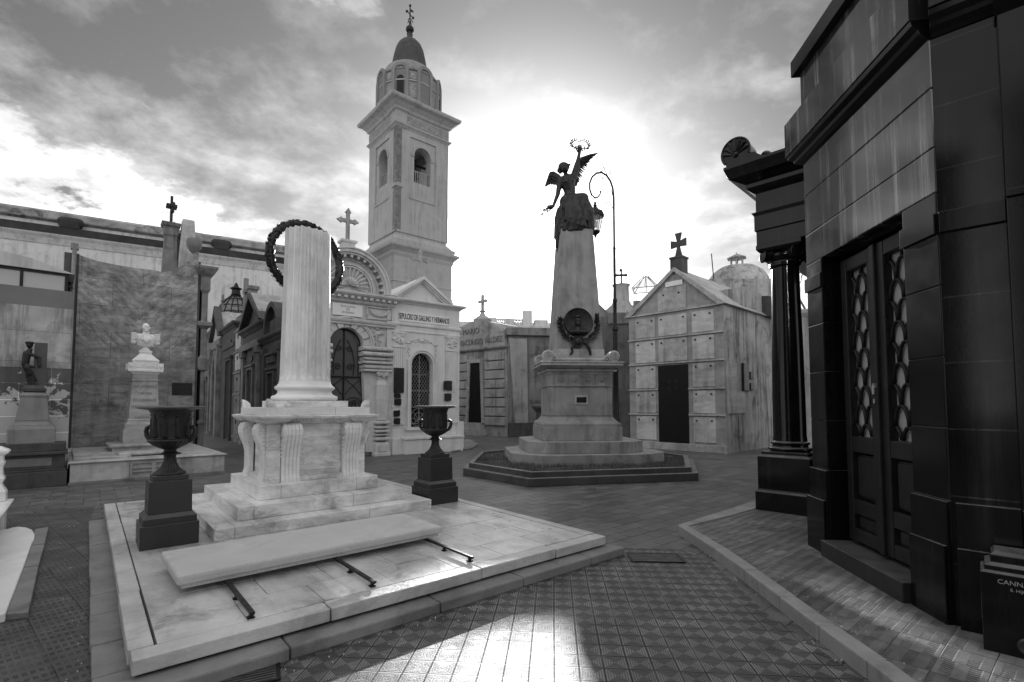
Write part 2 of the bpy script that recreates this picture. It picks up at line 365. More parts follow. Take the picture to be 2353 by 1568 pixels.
    def build(s,name,m,parent=None,bevel=0,smooth=False,mods=None,loc=None,rot=None):
        me=bpy.data.meshes.new(name); me.from_pydata(s.v,[],s.f); me.validate()
        bm=bmesh.new(); bm.from_mesh(me); bmesh.ops.recalc_face_normals(bm,faces=bm.faces); bm.to_mesh(me); bm.free()
        o=bpy.data.objects.new(name,me); col.objects.link(o); me.materials.append(m)
        if parent: o.parent=parent
        if loc: o.location=loc
        if rot: o.rotation_euler=rot
        if smooth:
            for p in me.polygons: p.use_smooth=True
            if smooth!='all':
                md=me.attributes
                try: me.set_sharp_from_angle(angle=R(38))
                except Exception: pass
        if bevel:
            b=o.modifiers.new('bevel','BEVEL'); b.width=bevel; b.segments=2; b.limit_method='ANGLE'; b.angle_limit=R(35)
        return o
def remesh(o,vox,sm=3,disp=0):
    r=o.modifiers.new('r','REMESH'); r.mode='VOXEL'; r.voxel_size=vox; r.use_smooth_shade=True
    q=o.modifiers.new('s','SMOOTH'); q.factor=.5; q.iterations=sm
    return o
def T(name,label,cat,loc=(0,0,0),rot=0,group=None):
    o=bpy.data.objects.new(name,None); col.objects.link(o); o.empty_display_size=.2
    o.location=(loc[0],loc[1],loc[2] if len(loc)>2 else 0); o.rotation_euler=(0,0,R(rot)); o['label']=label; o['category']=cat
    if group: o['group']=group
    return o
def tag(o,label,cat,group=None,kind=None):
    o['label']=label; o['category']=cat
    if group: o['group']=group
    if kind: o['kind']=kind
    return o
def struct(o,label,cat): return tag(o,label,cat,kind='structure')
def copy_tree(o,parent=None):
    c=o.copy(); col.objects.link(c); c.parent=parent
    for ch in [q for q in list(col.objects) if q.parent==o]: copy_tree(ch,c)
    return c
def lettering(txt,size,loc,parent,m,ext=.004,name='lettering',align='CENTER',bold=0,sx=1):
    cu=bpy.data.curves.new(name,'FONT'); cu.body=txt; cu.size=size; cu.extrude=ext; cu.align_x=align; cu.align_y='CENTER'; cu.offset=bold
    cu.space_line=1.1
    o=bpy.data.objects.new(name,cu); col.objects.link(o)
    dg=bpy.context.evaluated_depsgraph_get(); me=bpy.data.meshes.new_from_object(o.evaluated_get(dg)); bpy.data.objects.remove(o)
    me.materials.clear(); me.materials.append(m)
    q=bpy.data.objects.new(name,me); col.objects.link(q); q.location=loc; q.rotation_euler=(R(90),0,0); q.scale=(sx,1,1); q.parent=parent
    return q
def cross(mb,x,y,z,h,w=None,k='plain',th=None):     # standing cross, base at z
    w=w or h*.62; th=th or h*.11; a=th/2; zc=z+h*.66
    if k=='pattee':
        pts=[(-.16*h,0),(-.05*h,.45*h),(-.33*h,.42*h),(-.33*h,.74*h),(-.06*h,.66*h),(-.14*h,h),(.14*h,h),(.06*h,.66*h),(.33*h,.74*h),(.33*h,.42*h),(.05*h,.45*h),(.16*h,0)]
        mb.prism([(x+p[0],z+p[1]) for p in pts],y-.05*h,y+.05*h); return mb
    mb.box(x-a,x+a,y-a,y+a,z,z+h); mb.box(x-w/2,x-a,y-a*.98,y+a*.98,zc-a,zc+a); mb.box(x+a,x+w/2,y-a*.98,y+a*.98,zc-a,zc+a)
    if k=='flare':
        b=th*.95
        mb.prism([(x-b,z+h-th*.6),(x+b,z+h-th*.6),(x,z+h+th*.9)],y-a*.97,y+a*.97)
        for s in (-1,1): mb.prism([(x+s*(w/2-th*.6),zc-b),(x+s*(w/2-th*.6),zc+b),(x+s*(w/2+th*.9),zc)],y-a*.96,y+a*.96)
    if k=='bud':
        for q in ((x,z+h),(x-w/2,zc),(x+w/2,zc)): mb.ell((q[0],y,q[1]),(th*.8,th*.6,th*.8),seg=8,ri=6)
    return mb
def relief(mb,cx,cz,w,h,y,n,seed=0,size=.05,dep=.03):
    rd=random.Random(seed)
    for i in range(n):
        a=rd.uniform(0,6.28); rr=math.sqrt(rd.random()); px=cx+w/2*rr*math.cos(a); pz=cz+h/2*rr*math.sin(a)
        q=size*rd.uniform(.6,1.3); mb.ell((px,y,pz),(q,dep,q*.42),(0,rd.uniform(0,3.14),0),8,5)
    return mb
def spiral(cx,cz,y,r,turns=1.6,th=.012,sgn=1,n=26,start=0):
    return [(cx+sgn*math.cos(start+2*PI*turns*i/n)*r*(1-.85*i/n),y,cz+math.sin(start+2*PI*turns*i/n)*r*(1-.85*i/n)) for i in range(n+1)]

# ------------------------------------------------------------------ setting: ground
mb=MB(); mb.add([(-400,-60,0),(400,-60,0),(400,700,0),(-400,700,0)],[(0,1,2,3)])
struct(mb.build('ground',pav_far),'dark grey slab paving of the cemetery square','ground')
k1=Gp(2070,1578); kA=Gp(1550,1215); 
mb=MB(); P=[(-2.6,-6),(4,-6),(3.2,1.0),(2.05,2.95),(1.95,3.9),(2.02,5.1),(1.86,5.63),(1.27,5.66),(.6,5.3),(-2.0,3.0)]
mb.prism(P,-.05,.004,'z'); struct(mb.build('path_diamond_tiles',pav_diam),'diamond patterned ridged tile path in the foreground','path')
mb=MB(); P=[(-14,-4),(-2.6,-4),(-2.3,2.85),(-6.15,7.4),(-6.6,8.0),(-14,2)]
mb.prism(P,-.05,.0045,'z'); struct(mb.build('path_worn_tiles',pav_left),'worn dark ribbed tile path left of the marble platform','path')
# raised pavement by the black tomb with kerb stones
kp=[Gp(2080,1590,.1),Gp(1990,1520,.1),Gp(1880,1440,.1),Gp(1790,1372,.1),Gp(1710,1312,.1),Gp(1640,1262,.1),Gp(1556,1208,.1)]
kq=[Gp(1640,1182,.1),Gp(1737,1150,.1)]
kp=[(kp[0][0]+.35,kp[0][1]-1.6)]+kp
ext=(kq[1][0]+5,kq[1][1]+5.2)
mb=MB(); mb.prism([(p[0]+.02,p[1]) for p in kp]+[(q[0],q[1]-.05) for q in kq]+[ext,(14,10),(14,-1)],-.05,.096,'z')
struct(mb.build('pavement',pav_rib),'raised ribbed tile pavement in front of the black tomb','pavement')
mb=MB()
line=kp+kq+[ext]
def offs(line,wd):
    out=[]
    for i,p in enumerate(line):
        a=line[max(i-1,0)];b=line[min(i+1,len(line)-1)]; dx,dy=b[0]-a[0],b[1]-a[1]; L=math.hypot(dx,dy); out.append((p[0]+dy/L*wd,p[1]-dx/L*wd))
    return out
inn=offs(line,.13); inn[-1]=offs(line,.34)[-1]; inn[-2]=offs(line,.30)[-2]; inn[-3]=offs(line,.2)[-3]
for i in range(len(line)-1):
    a,b,c,dq=line[i],line[i+1],inn[i+1],inn[i]
    n=max(1,int(math.hypot(b[0]-a[0],b[1]-a[1])/.75))
    for j in range(n):
        l=lambda p,q,s:(p[0]+(q[0]-p[0])*s,p[1]+(q[1]-p[1])*s)
        s0=j/n+.004; s1=(j+1)/n-.004; h=.112+random.uniform(-.004,.004)
        mb.prism([l(a,b,s0),l(a,b,s1),l(dq,c,s1),l(dq,c,s0)],-.05,h,'z')
struct(mb.build('kerb',mat('kerb_stone_pale',.26,.2,3,.6,.3,22,dirt=.3),bevel=.012),'pale kerb stones edging the raised pavement','kerb')
# ------------------------------------------------------------------ marble platform (local x along its front, y to its back)
PO=(-2.09,2.82); PR=40.3
def PW(x,y,z=0):
    a=R(PR); return (PO[0]+x*math.cos(a)-y*math.sin(a),PO[1]+x*math.sin(a)+y*math.cos(a),z)
t=T('marble_platform','low square platform of veined white marble slabs under the broken column','platform',PO,PR)
W_,L_=4.06,5.7
mb=MB(); rd=random.Random(2)
xs=[.13,.62,1.12,1.68,2.25,2.8,3.35,3.93]; 
ys=[.16]
while ys[-1]<5.5: ys.append(ys[-1]+rd.choice([.42,.5,.55]))
ys[-1]=5.56
for j in range(len(ys)-1):
    off=0 if j%2==0 else .22
    for i in range(len(xs)-1):
        x0=xs[i]+(off if i else 0); x1=xs[i+1]+(off if i<len(xs)-2 else 0); h=.19+rd.uniform(-.0012,.0012)
        mb.box(x0+.0025,x1-.0025,ys[j]+.0025,ys[j+1]-.0025,.12,h)
mb.build('paving_slabs',marble_tile,t,bevel=.003)
mb=MB()
def edge(x0,y0,x1,y1,lens,wd,z0,z1,j=.004):
    L=math.hypot(x1-x0,y1-y0); dx,dy=(x1-x0)/L,(y1-y0)/L; s=0
    for l in lens+[9]:
        e=min(L,s+l); o=rd.uniform(0,.008)
        a=(x0+dx*(s+j)-dy*-o,y0+dy*(s+j)+dx*-o); b=(x0+dx*(e-j)-dy*-o,y0+dy*(e-j)+dx*-o)
        c=(b[0]-dy*wd,b[1]+dx*wd); d_=(a[0]-dy*wd,a[1]+dx*wd)
        mb.prism([a,b,c,d_],z0,z1+rd.uniform(-.002,.003),'z'); s=e
        if s>=L: break
edge(0,0,W_,0,[1.1,1.3,.9,.76],.155,.105,.192)
edge(0,L_,0,.16,[1.6,1.5,1.3,1.2],.124,.105,.193)
edge(W_,.16,W_,L_,[1.6,1.5,1.3,1.2],.122,.105,.193)
edge(W_-.13,L_,.13,L_,[1.2,1.3,1.2],.13,.105,.192)
mb.build('edge_slabs',mat('marble_edge',.48,.15,3,.5,.5,16,veins=.2,dirt=.3),t,bevel=.007)
mb=MB(); mb.box(.06,W_-.06,.06,L_-.06,0,.104); mb.build('base',kerbdk,t)
mb=MB()
edge(-.16,-.16,W_+.12,-.16,[.95,1.1,.85,.9,.6],.21,0,.085)
edge(-.16,L_-.4,-.16,.06,[.5,.55,.5,.6,.7,.6,.5,.6,.5],.2,0,.055)
mb.build('lower_kerb',kerbst,t,bevel=.014)

# ------------------------------------------------------------------ broken column monument
CX_,CY_=2.1,3.75
t=T('broken_column_monument','white marble broken fluted column on a scrolled pedestal with three steps','monument',PW(CX_,CY_,.19),PR)
mb=MB()
def slabring(hx,z0,z1,cuts):
    a=-hx
    for c in cuts+[hx]:
        mb.box(a+.0015,c-.0015,-hx,hx,z0,z1); a=c
slabring(1.29,0,.12,[-1.1,.4]); mb.build('lower_step',marble,t,bevel=.006)
mb=MB(); slabring(1.03,.122,.27,[-.86,.3]); mb.build('middle_step',marble,t,bevel=.006)
mb=MB(); slabring(.755,.272,.44,[-.5,.45]); mb.build('upper_step',marble,t,bevel=.006)
mb=MB(); mb.box(-.55,.55,-.55,.55,.44,1.17)
mb.box(-.62,.62,-.36,.36,.44,.5); mb.box(-.36,.36,-.62,.62,.44,.5)
for s in (-1,1):      # framed panels proud of each face
    mb.box(-.25,.25,s*.556-.006,s*.556+.006,.56,1.06); mb.box(s*.556-.006,s*.556+.006,-.25,.25,.56,1.06)
for a in (-1,1):
    for b in (-1,1): mb.box(a*.55-.07,a*.55+.07,b*.55-.07,b*.55+.07,.44,1.17)
mb.build('pedestal_die',marble,t,bevel=.006)
def console():
    m=MB(); prof=[]
    # side profile (depth outwards, z): S shaped scroll
    out=[(.02,.0),(.10,.0),(.105,.05),(.085,.10),(.075,.2),(.085,.32),(.11,.42),(.15,.52),(.175,.6),(.175,.67),(.15,.725),(.10,.745),(.02,.745)]
    for i,q in enumerate((-.115,-.0775,-.04,0,.04,.0775,.115)): pass
    n=5; wd=.225/n
    for k in range(n):
        x0=-.1125+k*wd
        # each rib rounded: centre prism plus thinner shoulder
        m.prism([(-p[0],p[1]) for p in out],x0+.006,x0+wd-.006,'x')
        m.prism([(-(p[0]-.008 if p[0]>.03 else p[0]),p[1]) for p in out],x0,x0+.006,'x'); m.prism([(-(p[0]-.008 if p[0]>.03 else p[0]),p[1]) for p in out],x0+wd-.006,x0+wd,'x')
    for s in (-1,1):   # rosette and fan on the cheeks
        rr=[]
        m.tube([(s*.115,-.10+.06*math.cos(a*PI/8),.64+.06*math.sin(a*PI/8)) for a in range(16)],.009,6,closed=True)
        for a in range(4): m.ell((s*.115,-.10+.028*math.cos(a*PI/2+.78),.64+.028*math.sin(a*PI/2+.78)),(.01,.018,.018),seg=8,ri=5)
        for a in range(5): m.cap((s*.114,-.06-a*.004,.50-a*.045),(s*.114,-.095+.005*a,.53-.05*a),.008,.013,6)
    return m
cm=console()
for k,(px,py,rz) in enumerate([(-.36,-.55,0),(.42,-.55,0),(-.42,.55,180),(.36,.55,180),(-.55,-.36,-90),(-.55,.42,-90),(.55,-.42,90),(.55,.36,90)]):
    if k==0: c0=cm.build('console',marble_clean,t,bevel=.004); o=c0
    else: o=c0.copy(); col.objects.link(o); o.parent=t
    o.location=(px,py,.43); o.rotation_euler=(0,0,R(rz))
mb=MB(); mb.rings(-.6,.6,-.6,.6,[(.0,1.165),(.03,1.175),(.045,1.19),(.07,1.215),(.115,1.235),(.12,1.262),(.08,1.275)])
for a,b in ((-1,-1),(1,-1),(-1,1),(1,1)): mb.rings(min(a*.45,a*.66),max(a*.45,a*.66),min(b*.45,b*.66),max(b*.45,b*.66),[(.0,1.172),(.05,1.2),(.095,1.24),(.1,1.267),(.05,1.279)])
for i in range(27):     # egg moulding
    q=-.55+i*.0423
    for s in (-1,1): mb.ell((q,s*.672,1.212),(.015,.014,.016),seg=8,ri=5); mb.ell((s*.672,q,1.212),(.014,.015,.016),seg=8,ri=5)
mb.build('cornice',marble,t,bevel=.003)
mb=MB(); mb.box(-.665,.18,-.665,.665,1.276,1.372); mb.box(.184,.665,-.665,.665,1.276,1.372); mb.build('cap_block',marble_clean,t,bevel=.005)
for a,b in ((-1,-1),(1,-1),(-1,1),(1,1)):
    m=MB(); pts=[(0,0),(.115,0),(.105,.05),(.075,.085),(.03,.105),(0,.11)]
    m.prism([(a*(.66-.115*0)-a*p[0],1.37+p[1]) for p in pts],b*.66,b*.66-b*.028)
    m.prism([(b*.66-b*p[0],1.37+p[1]) for p in pts],a*.66,a*.66-a*.028,'x')
    for q in range(4): m.cap((a*(.64-q*.02),b*.665,1.385+.0),(a*(.655-.006*q*q),b*.667,1.46-q*.012),.006,.009,6)
    m.build('corner_ornament',marble_clean,t,bevel=.003)
mb=MB(); mb.box(-.445,.445,-.445,.445,1.374,1.46); mb.build('plinth_slab',marble,t,bevel=.006)
mb=MB(); pr=[(.40,1.46)]
for a in range(9): th=-PI/2+PI*a/8; pr.append((.40+.038*math.cos(th),1.498+.036*math.sin(th)))
pr+= [(.385,1.54),(.36,1.56),(.352,1.585),(.36,1.605),(.375,1.612)]
for a in range(7): th=-PI/2+PI*a/6; pr.append((.368+.026*math.cos(th),1.64+.026*math.sin(th)))
pr+=[(.365,1.668),(.36,1.68),(.345,1.70),(.338,1.73)]
mb.lathe(pr,seg=64); mb.build('column_base',marble_clean,t,smooth=True)
mb=MB(); nf=20; seg=nf*12; rs=[]
def rad(th,z,fl):
    return fl
zs=[(1.72,.338,0),(1.76,.333,.0),(1.79,.331,.07),(1.82,.33,.11)]+[(1.82+ (3.9-1.82)*i/10,.33-.028*i/10,.14) for i in range(1,11)]
for z,r,fl in zs:
    ring=[]
    for i in range(seg):
        a=2*PI*i/seg; ph=(i%12)/12; f=0 if ph<.17 else math.sin(PI*(ph-.17)/.83)**.7
        rr=r*(1-fl*f); zz=z
        if z>3.88: zz=3.86-.012*math.cos(a+.5)+.006*math.sin(5*a)
        ring.append((rr*math.cos(a),rr*math.sin(a),zz))
    rs.append(ring)
mb.loft(rs); mb.build('column_shaft',marble_col,t,smooth=True)

# bronze wreath hung over the column top, leaning against its back
mb=MB(); rd=random.Random(7); RW=.545; N=120
def wp(a,r=RW,dy=0): return (r*math.cos(a),dy,r*math.sin(a))
mb.tube([wp(2*PI*i/60) for i in range(60)],.05,8,closed=True)
for i in range(900):
    a=rd.uniform(0,2*PI); ph=rd.uniform(0,2*PI); rr=.05
    p=Vector((math.cos(a)*(RW+rr*math.cos(ph)),rr*math.sin(ph),math.sin(a)*(RW+rr*math.cos(ph))))
    tan=Vector((-math.sin(a),0,math.cos(a)))*(1 if p.x>0 else -1); nrm=Vector((math.cos(a)*math.cos(ph),math.sin(ph),math.sin(a)*math.cos(ph)))
    mb.leaf(p,tan*.9+nrm*.12+Vector((rd.uniform(-.2,.2),rd.uniform(-.2,.2),rd.uniform(-.2,.2))),nrm,rd.uniform(.045,.075),rd.uniform(.014,.022))
o=mb.build('wreath',bronze); o.location=PW(2.2,4.12,3.76); o.rotation_euler=(R(-4),0,R(50))
tag(o,'big dark bronze leaf wreath hung behind the top of the broken column','wreath')

# ------------------------------------------------------------------ urns on black pedestals
def pedestal():
    t=T('urn_pedestal','','pedestal')
    m=MB(); m.stack(0,0,[(.245,0),(.245,.222)]); m.build('base_block',pedgr,t,bevel=.004)
    m=MB(); m.stack(0,0,[(.225,.223),(.225,.285),(.215,.292),(.19,.32)]); m.build('base_moulding',pedgr,t,bevel=.003)
    m=MB(); m.stack(0,0,[(.186,.321),(.18,.64)]); m.build('die',pedgr,t,bevel=.004)
    m=MB(); m.stack(0,0,[(.152,.641),(.152,.69)]); m.build('cap',pedgr,t,bevel=.003)
    return t
def urn():
    t=T('urn','','urn')
    m=MB(); m.lathe([(.145,0),(.148,.012),(.14,.024),(.12,.034,.05),(.085,.07,.08),(.063,.115,.08),(.055,.15,.05),(.055,.195),(.07,.20),(.098,.203),(.1,.213),(.07,.222),(.055,.24),(.055,.262)],seg=80,nf=20); m.build('foot',urnm,t,smooth=True)
    m=MB(); m.lathe([(.06,.255),(.10,.272,.03),(.15,.30,.05),(.187,.33,.04),(.2,.35),(.195,.362),(.165,.372),(.16,.385)],seg=96,nf=24); m.build('bowl',urnm,t,smooth=True)
    m=MB(); m.lathe([(.158,.383),(.16,.42),(.163,.5),(.168,.58),(.178,.63),(.2,.662),(.19,.665)],seg=48)
    m.build('body',urnm,t,smooth=True)
    m=MB()
    for k in range(9):   # draped figures in relief round the body
        a=2*PI*k/9; c,s_=math.cos(a),math.sin(a); r=.163; rd=random.Random(k)
        P=lambda da,z,rr=0:((r+rr)*math.cos(a+da),(r+rr)*math.sin(a+da),z)
        le=rd.uniform(-.14,.14)
        m.cap(P(0,.40),P(le*.5,.50),.024,.02,7); m.cap(P(.12,.395),P(le*.5,.49),.016,.02,7)
        m.cap(P(le*.5,.50),P(le,.575),.021,.018,7); m.ell(P(le,.61,.004),(.016,.016,.02),seg=8,ri=6)
        m.cap(P(le,.58),P(le+.17,.53+rd.uniform(0,.05)),.01,.007,6); m.cap(P(le,.58),P(le-.16,.50),.01,.007,6)
        for q in range(3): m.cap(P(.04*q-.05,.39,.008),P(le*.6+.02*q,.52,.012),.006,.004,5)
    m.build('figure_relief',urnm,t,smooth=True)
    m=MB(); m.lathe([(.19,.66),(.27,.672),(.292,.68),(.297,.69),(.29,.70),(.25,.701),(.2,.695),(.16,.63)],seg=64); 
    m.build('rim',mat('iron_rim',.11,.3,6,.42,.3,30,metal=.4),t,smooth=True)
    for s in (-1,1):
        m=MB(); m.tube([(s*.17,0,.345),(s*.205,0,.36),(s*.232,0,.395),(s*.243,0,.44),(s*.236,0,.475),(s*.215,0,.487),(s*.2,0,.475),(s*.2,0,.462)],[.026,.026,.024,.022,.021,.02,.018,.012],10)
        m.build('handle',urnm,t,smooth='all')
    return t
p1=pedestal(); u1=urn(); p2=copy_tree(p1); u2=copy_tree(u1)
for p,u,x,y,l1,l2 in ((p1,u1,.44,2.77,'dark granite pedestal on the marble platform, left of the broken column','dark iron urn with two handles left of the broken column'),
                (p2,u2,3.68,2.85,'dark granite pedestal on the marble platform, right of the broken column','dark iron urn with two handles right of the broken column')):
    p.location=PW(x,y,.192); u.location=PW(x,y,.192+.69); p.rotation_euler=(0,0,R(PR)); u.rotation_euler=(0,0,R(5 if x<1 else -12))
    p['label']=l1; u['label']=l2; p['group']='pedestals under the two urns'; u['group']='urns on the marble platform'
# ------------------------------------------------------------------ rails and granite ledger
mb=MB(); rr=[]
def rrect(x0,x1,y0,y1,z,r=.0): return [(x0,y0,z),(x1,y0,z),(x1,y1,z),(x0,y1,z)]
pr=[(-.03,.0),(-.03,.026),(-.014,.03),(-.014,.038),(0,.04),(0,.078),(-.004,.094),(-.013,.103),(-.028,.106)]
mb.loft([rrect(-1.15-p,1.15+p,-.42-p,.42+p,z) for p,z in pr]); 
o=mb.build('ledger_slab',granite_lt,bevel=.004); o.location=PW(1.45,1.35,.243); o.rotation_euler=(0,0,R(PR+1.5))
tag(o,'long pale granite grave slab with rounded top lying raised on iron rails','grave slab')
rl=None
for k,(x,lab) in enumerate(((.64,'black iron rail nearest the left urn, sticking out under the granite slab'),(1.5,'black iron rail under the middle of the granite slab'),(2.44,'black iron rail at the right end of the granite slab'))):
    if k==0:
        rl=T('slab_rail','','rail')
        m=MB(); m.box(-.014,.014,.17,1.75,.030,.036); m.box(-.003,.003,.172,1.74,.036,.046); m.box(-.016,.016,.168,1.752,.0375,.0505)
        m.build('bar',iron,rl,bevel=.002)
        for y in (.2,.62,1.65): m=MB(); m.box(-.01,.01,y,y+.03,0,.030); m.box(-.022,.022,y-.008,y+.038,0,.008); m.build('support',iron,rl,bevel=.001)
        o=rl
    else: o=copy_tree(rl)
    o.location=PW(x,-.02+.02*k,.192); o.rotation_euler=(0,0,R(PR)); o['label']=lab; o['group']='iron rails carrying the granite slab'

# ------------------------------------------------------------------ drain grates
def grate(name,lab,loc,rz,wx,wy,n,cross_=False):
    t=T(name,lab,'grate',loc,rz)
    m=MB(); m.box(0,wx,0,wy,-.05,.006); m.build('pit',black,t)
    m=MB(); b=.02
    m.box(-b,wx+b,-b,0,0,.016); m.box(-b,wx+b,wy,wy+b,0,.016); m.box(-b,0,0,wy,0,.016); m.box(wx,wx+b,0,wy,0,.016); m.build('frame',iron,t)
    m=MB()
    for i in range(n):
        y=wy*(i+.5)/n; m.box(.002,wx-.002,y-wy/n*.27,y+wy/n*.27,.0065,.014)
    m.build('bars',mat('iron_worn',.12,.4,8,.4,.2,30,metal=.6),t)
grate('drain_grate','iron drain grate in the path before the front corner of the platform',(*Gp(470,1600)[:2],.0),26,.36,.26,9)
g1=Gp(1455,1292)
grate('drain_grate','small iron drain grate between the platform corner and the curved kerb',(g1[0],g1[1],.0),-3,.5,.26,10)

# ------------------------------------------------------------------ obelisk monument with grass bed
bp=[(-1.11,11.44),(.32,9.77),(3.92,10.6),(4.75,13.2),(3.6,15.9),(.6,16.0),(-1.0,14.2)]
cxb=sum(p[0] for p in bp)/7; cyb=sum(p[1] for p in bp)/7
def shr(P,k): return [(cxb+(x-cxb)*k,cyb+(y-cyb)*k) for x,y in P]
t=T('grass_bed_border','low two-tiered dark stone kerb round the grass bed of the obelisk','kerb')
mb=MB()
for k0,k1,z in ((1,.93,.16),(.955,.915,.27)):
    A,B=shr(bp,k0),shr(bp,k1)
    for i in range(7):
        j=(i+1)%7; mb.prism([A[i],A[j],B[j],B[i]],0 if z<.2 else .15,z+.001*(i%2),'z')
mb.build('border_stones',kerbdk,t,bevel=.012)
o=MB(); o.prism(shr(bp,.93),.0,.22,'z'); o.build('soil',mat('soil',.05,.3,4,.95,.6,20),t)
# grass blades
mb=MB(); rd=random.Random(11)
inner=shr(bp,.915)
def inside(x,y,P):
    c=False; j=len(P)-1
    for i in range(len(P)):
        if (P[i][1]>y)!=(P[j][1]>y) and x<(P[j][0]-P[i][0])*(y-P[i][1])/(P[j][1]-P[i][1])+P[i][0]: c=not c
        j=i
    return c
cnt=0
while cnt<15000:
    x=rd.uniform(-1.1,4.8); y=rd.uniform(9.8,15.9)
    if y>12.9 and rd.random()<.7: continue
    if not inside(x,y,inner): continue
    nn=mnoise.noise(Vector((x*1.7,y*1.7,0)))
    if nn<-.28 and rd.random()<.8: continue
    h=rd.uniform(.04,.1)*(1+nn*.8); a=rd.uniform(0,6.28); le=rd.uniform(0,.05); wq=.006
    ca,sa=math.cos(a),math.sin(a)
    mb.add([(x-sa*wq,y+ca*wq,.215),(x+sa*wq,y-ca*wq,.215),(x+ca*le,y+sa*le,.22+h)],[(0,1,2)]); cnt+=1
g=mb.build('grass',mat('grass_blades',.09,.5,6,.7,0)); tag(g,'short patchy grass growing in the obelisk bed','grass',kind='stuff')

OBR=6; OO=(1.62,12.85)
t=T('obelisk_monument','tall tapering stone obelisk with bronze medallion on a stepped pedestal','monument',(*OO,.2),OBR)
def octp(hx,hy,c): return [(-hx,-hy+c),(-hx+c,-hy),(hx-c,-hy),(hx,-hy+c),(hx,hy-c),(hx-c,hy),(-hx+c,hy),(-hx,hy-c)]
mb=MB(); mb.prism([(x+.12,y) for x,y in octp(1.86,1.5,.62)],-.1,.26,'z'); mb.build('lower_step',stone_ob,t,bevel=.01)
mb=MB(); mb.prism([(x+.06,y) for x,y in octp(1.42,1.22,.42)],.262,.53,'z'); mb.build('upper_step',stone_ob,t,bevel=.01)
KY=.86
mb=MB(); mb.stack(0,0,[(.97,.532),(.97,.86)],KY); mb.build('plinth',stone_ob,t,bevel=.01)
mb=MB(); mb.stack(0,0,[(.95,.861),(.95,.93),(.92,.96),(.86,1.0),(.80,1.07),(.785,1.11),(.80,1.13)],KY); mb.build('base_moulding',stone_ob,t,bevel=.004)
mb=MB(); mb.stack(0,0,[(.77,1.131),(.76,1.84)],KY)
for a in (-1,1):
    mb.box(a*.72-.05,a*.72+.05,-.76*KY-.02,.76*KY+.02,1.131,1.83)
mb.build('die',stone_ob,t,bevel=.006)
mb=MB(); mb.stack(0,0,[(.79,1.841),(.79,1.87),(.77,1.875),(.77,2.15)],KY)
for i in range(5):
    x=-.68+i*.34
    for q in (-.035,0,.035): mb.box(x+q-.011,x+q+.011,-.77*KY-.02,-.77*KY,1.89,2.14)
    mb.box(x-.06,x+.06,-.77*KY-.03,-.77*KY,1.845,1.885)
    for q in range(4): mb.box(x-.045+q*.03-.008,x-.045+q*.03+.008,-.77*KY-.025,-.77*KY,1.82,1.85)
for i in range(4):
    x=-.51+i*.34; mb.at((x,-.77*KY,2.01),(PI/2,0,0)).lathe([(.07,0),(.07,.015),(.055,.018),(.05,.012),(.03,.012),(.025,.03),(.0,.035)],seg=16); mb.at()
    for q in range(8): a=q*PI/4; mb.ell((x+.05*math.cos(a),-.77*KY-.02,2.01+.05*math.sin(a)),(.014,.012,.014),seg=6,ri=5)
mb.build('frieze',stone_ob,t,bevel=.002)
mb=MB(); mb.stack(0,0,[(.79,2.151),(.79,2.18),(.81,2.19),(.81,2.26),(.86,2.28),(.93,2.31),(1.0,2.345),(1.0,2.40),(1.025,2.41),(1.025,2.435),(1.0,2.44)],KY)
for i in range(46):
    x=-.86+i*.0382
    mb.box(x-.011,x+.011,-.835*KY-.03,-.80*KY,2.205,2.25)
for i in range(38):
    y=(-.86+i*.0465)*KY
    for s in (-1,1): mb.box(min(s*.8,s*.86),max(s*.8,s*.86),y-.012,y+.012,2.205,2.25)
mb.build('cornice',marble_old,t,bevel=.002)
mb=MB(); mb.stack(0,0,[(.66,2.441),(.66,2.56)],KY); mb.build('shaft_seat',stone_ob,t)
mb=MB(); mb.stack(0,0,[(.625,2.561),(.625,2.77)],KY); mb.build('shaft_base',marble_old,t,bevel=.006)
for s in (-1,1):            # volutes at the four corners with the roll between
    for y in (-.62,.62):
        m=MB()
        for k in range(2): pass
        cx0=s*.82
        m.at((cx0,y,2.585),(PI/2,0,0)); m.lathe([(.128,-.10),(.14,-.09),(.135,-.04),(.12,0),(.135,.04),(.14,.09),(.128,.10),(.11,.102),(.1,.09),(.0,.09)],seg=28); m.at()
        m.tube(spiral(cx0,2.585,y-.10,.105,2.2,sgn=-s,n=40),.014,6); m.tube(spiral(cx0,2.585,y+.10,.105,2.2,sgn=-s,n=40),.014,6)
        m.cap((cx0-s*.09,y-.03,2.62),(cx0-s*.30,y,2.49),.055,.03,8); relief(m,cx0-s*.2,2.53,.2,.1,y-.05,7,3,.04,.02)
        m.build('volute',marble_old,t,smooth=True)
for y in (-.62,.62): mb=MB(); mb.at((0,y,2.5),(0,PI/2,0)).lathe([(.05,-.62),(.06,-.6),(.045,-.57),(.05,0),(.045,.57),(.06,.6),(.05,.62)],seg=14); mb.at(); mb.build('roll_moulding',marble_old,t,smooth=True)
mb=MB(); mb.stack(0,0,[(.60,2.771),(.41,5.88)],KY); mb.build('shaft',stone_ob,t,bevel=.008)
zf=lambda z: -((.60-(z-2.77)*.19/3.11)*KY)     # front face depth at height z
til=math.atan(.19*KY/3.11)
m=MB(); m.at((-.02,zf(3.44)+.005,3.44),(PI/2-til,0,0)); m.lathe([(.37,0),(.37,.03),(.355,.045),(.335,.03),(.32,.022),(0,.02)],seg=48)
m.build('medallion',bronze,t,smooth=True)
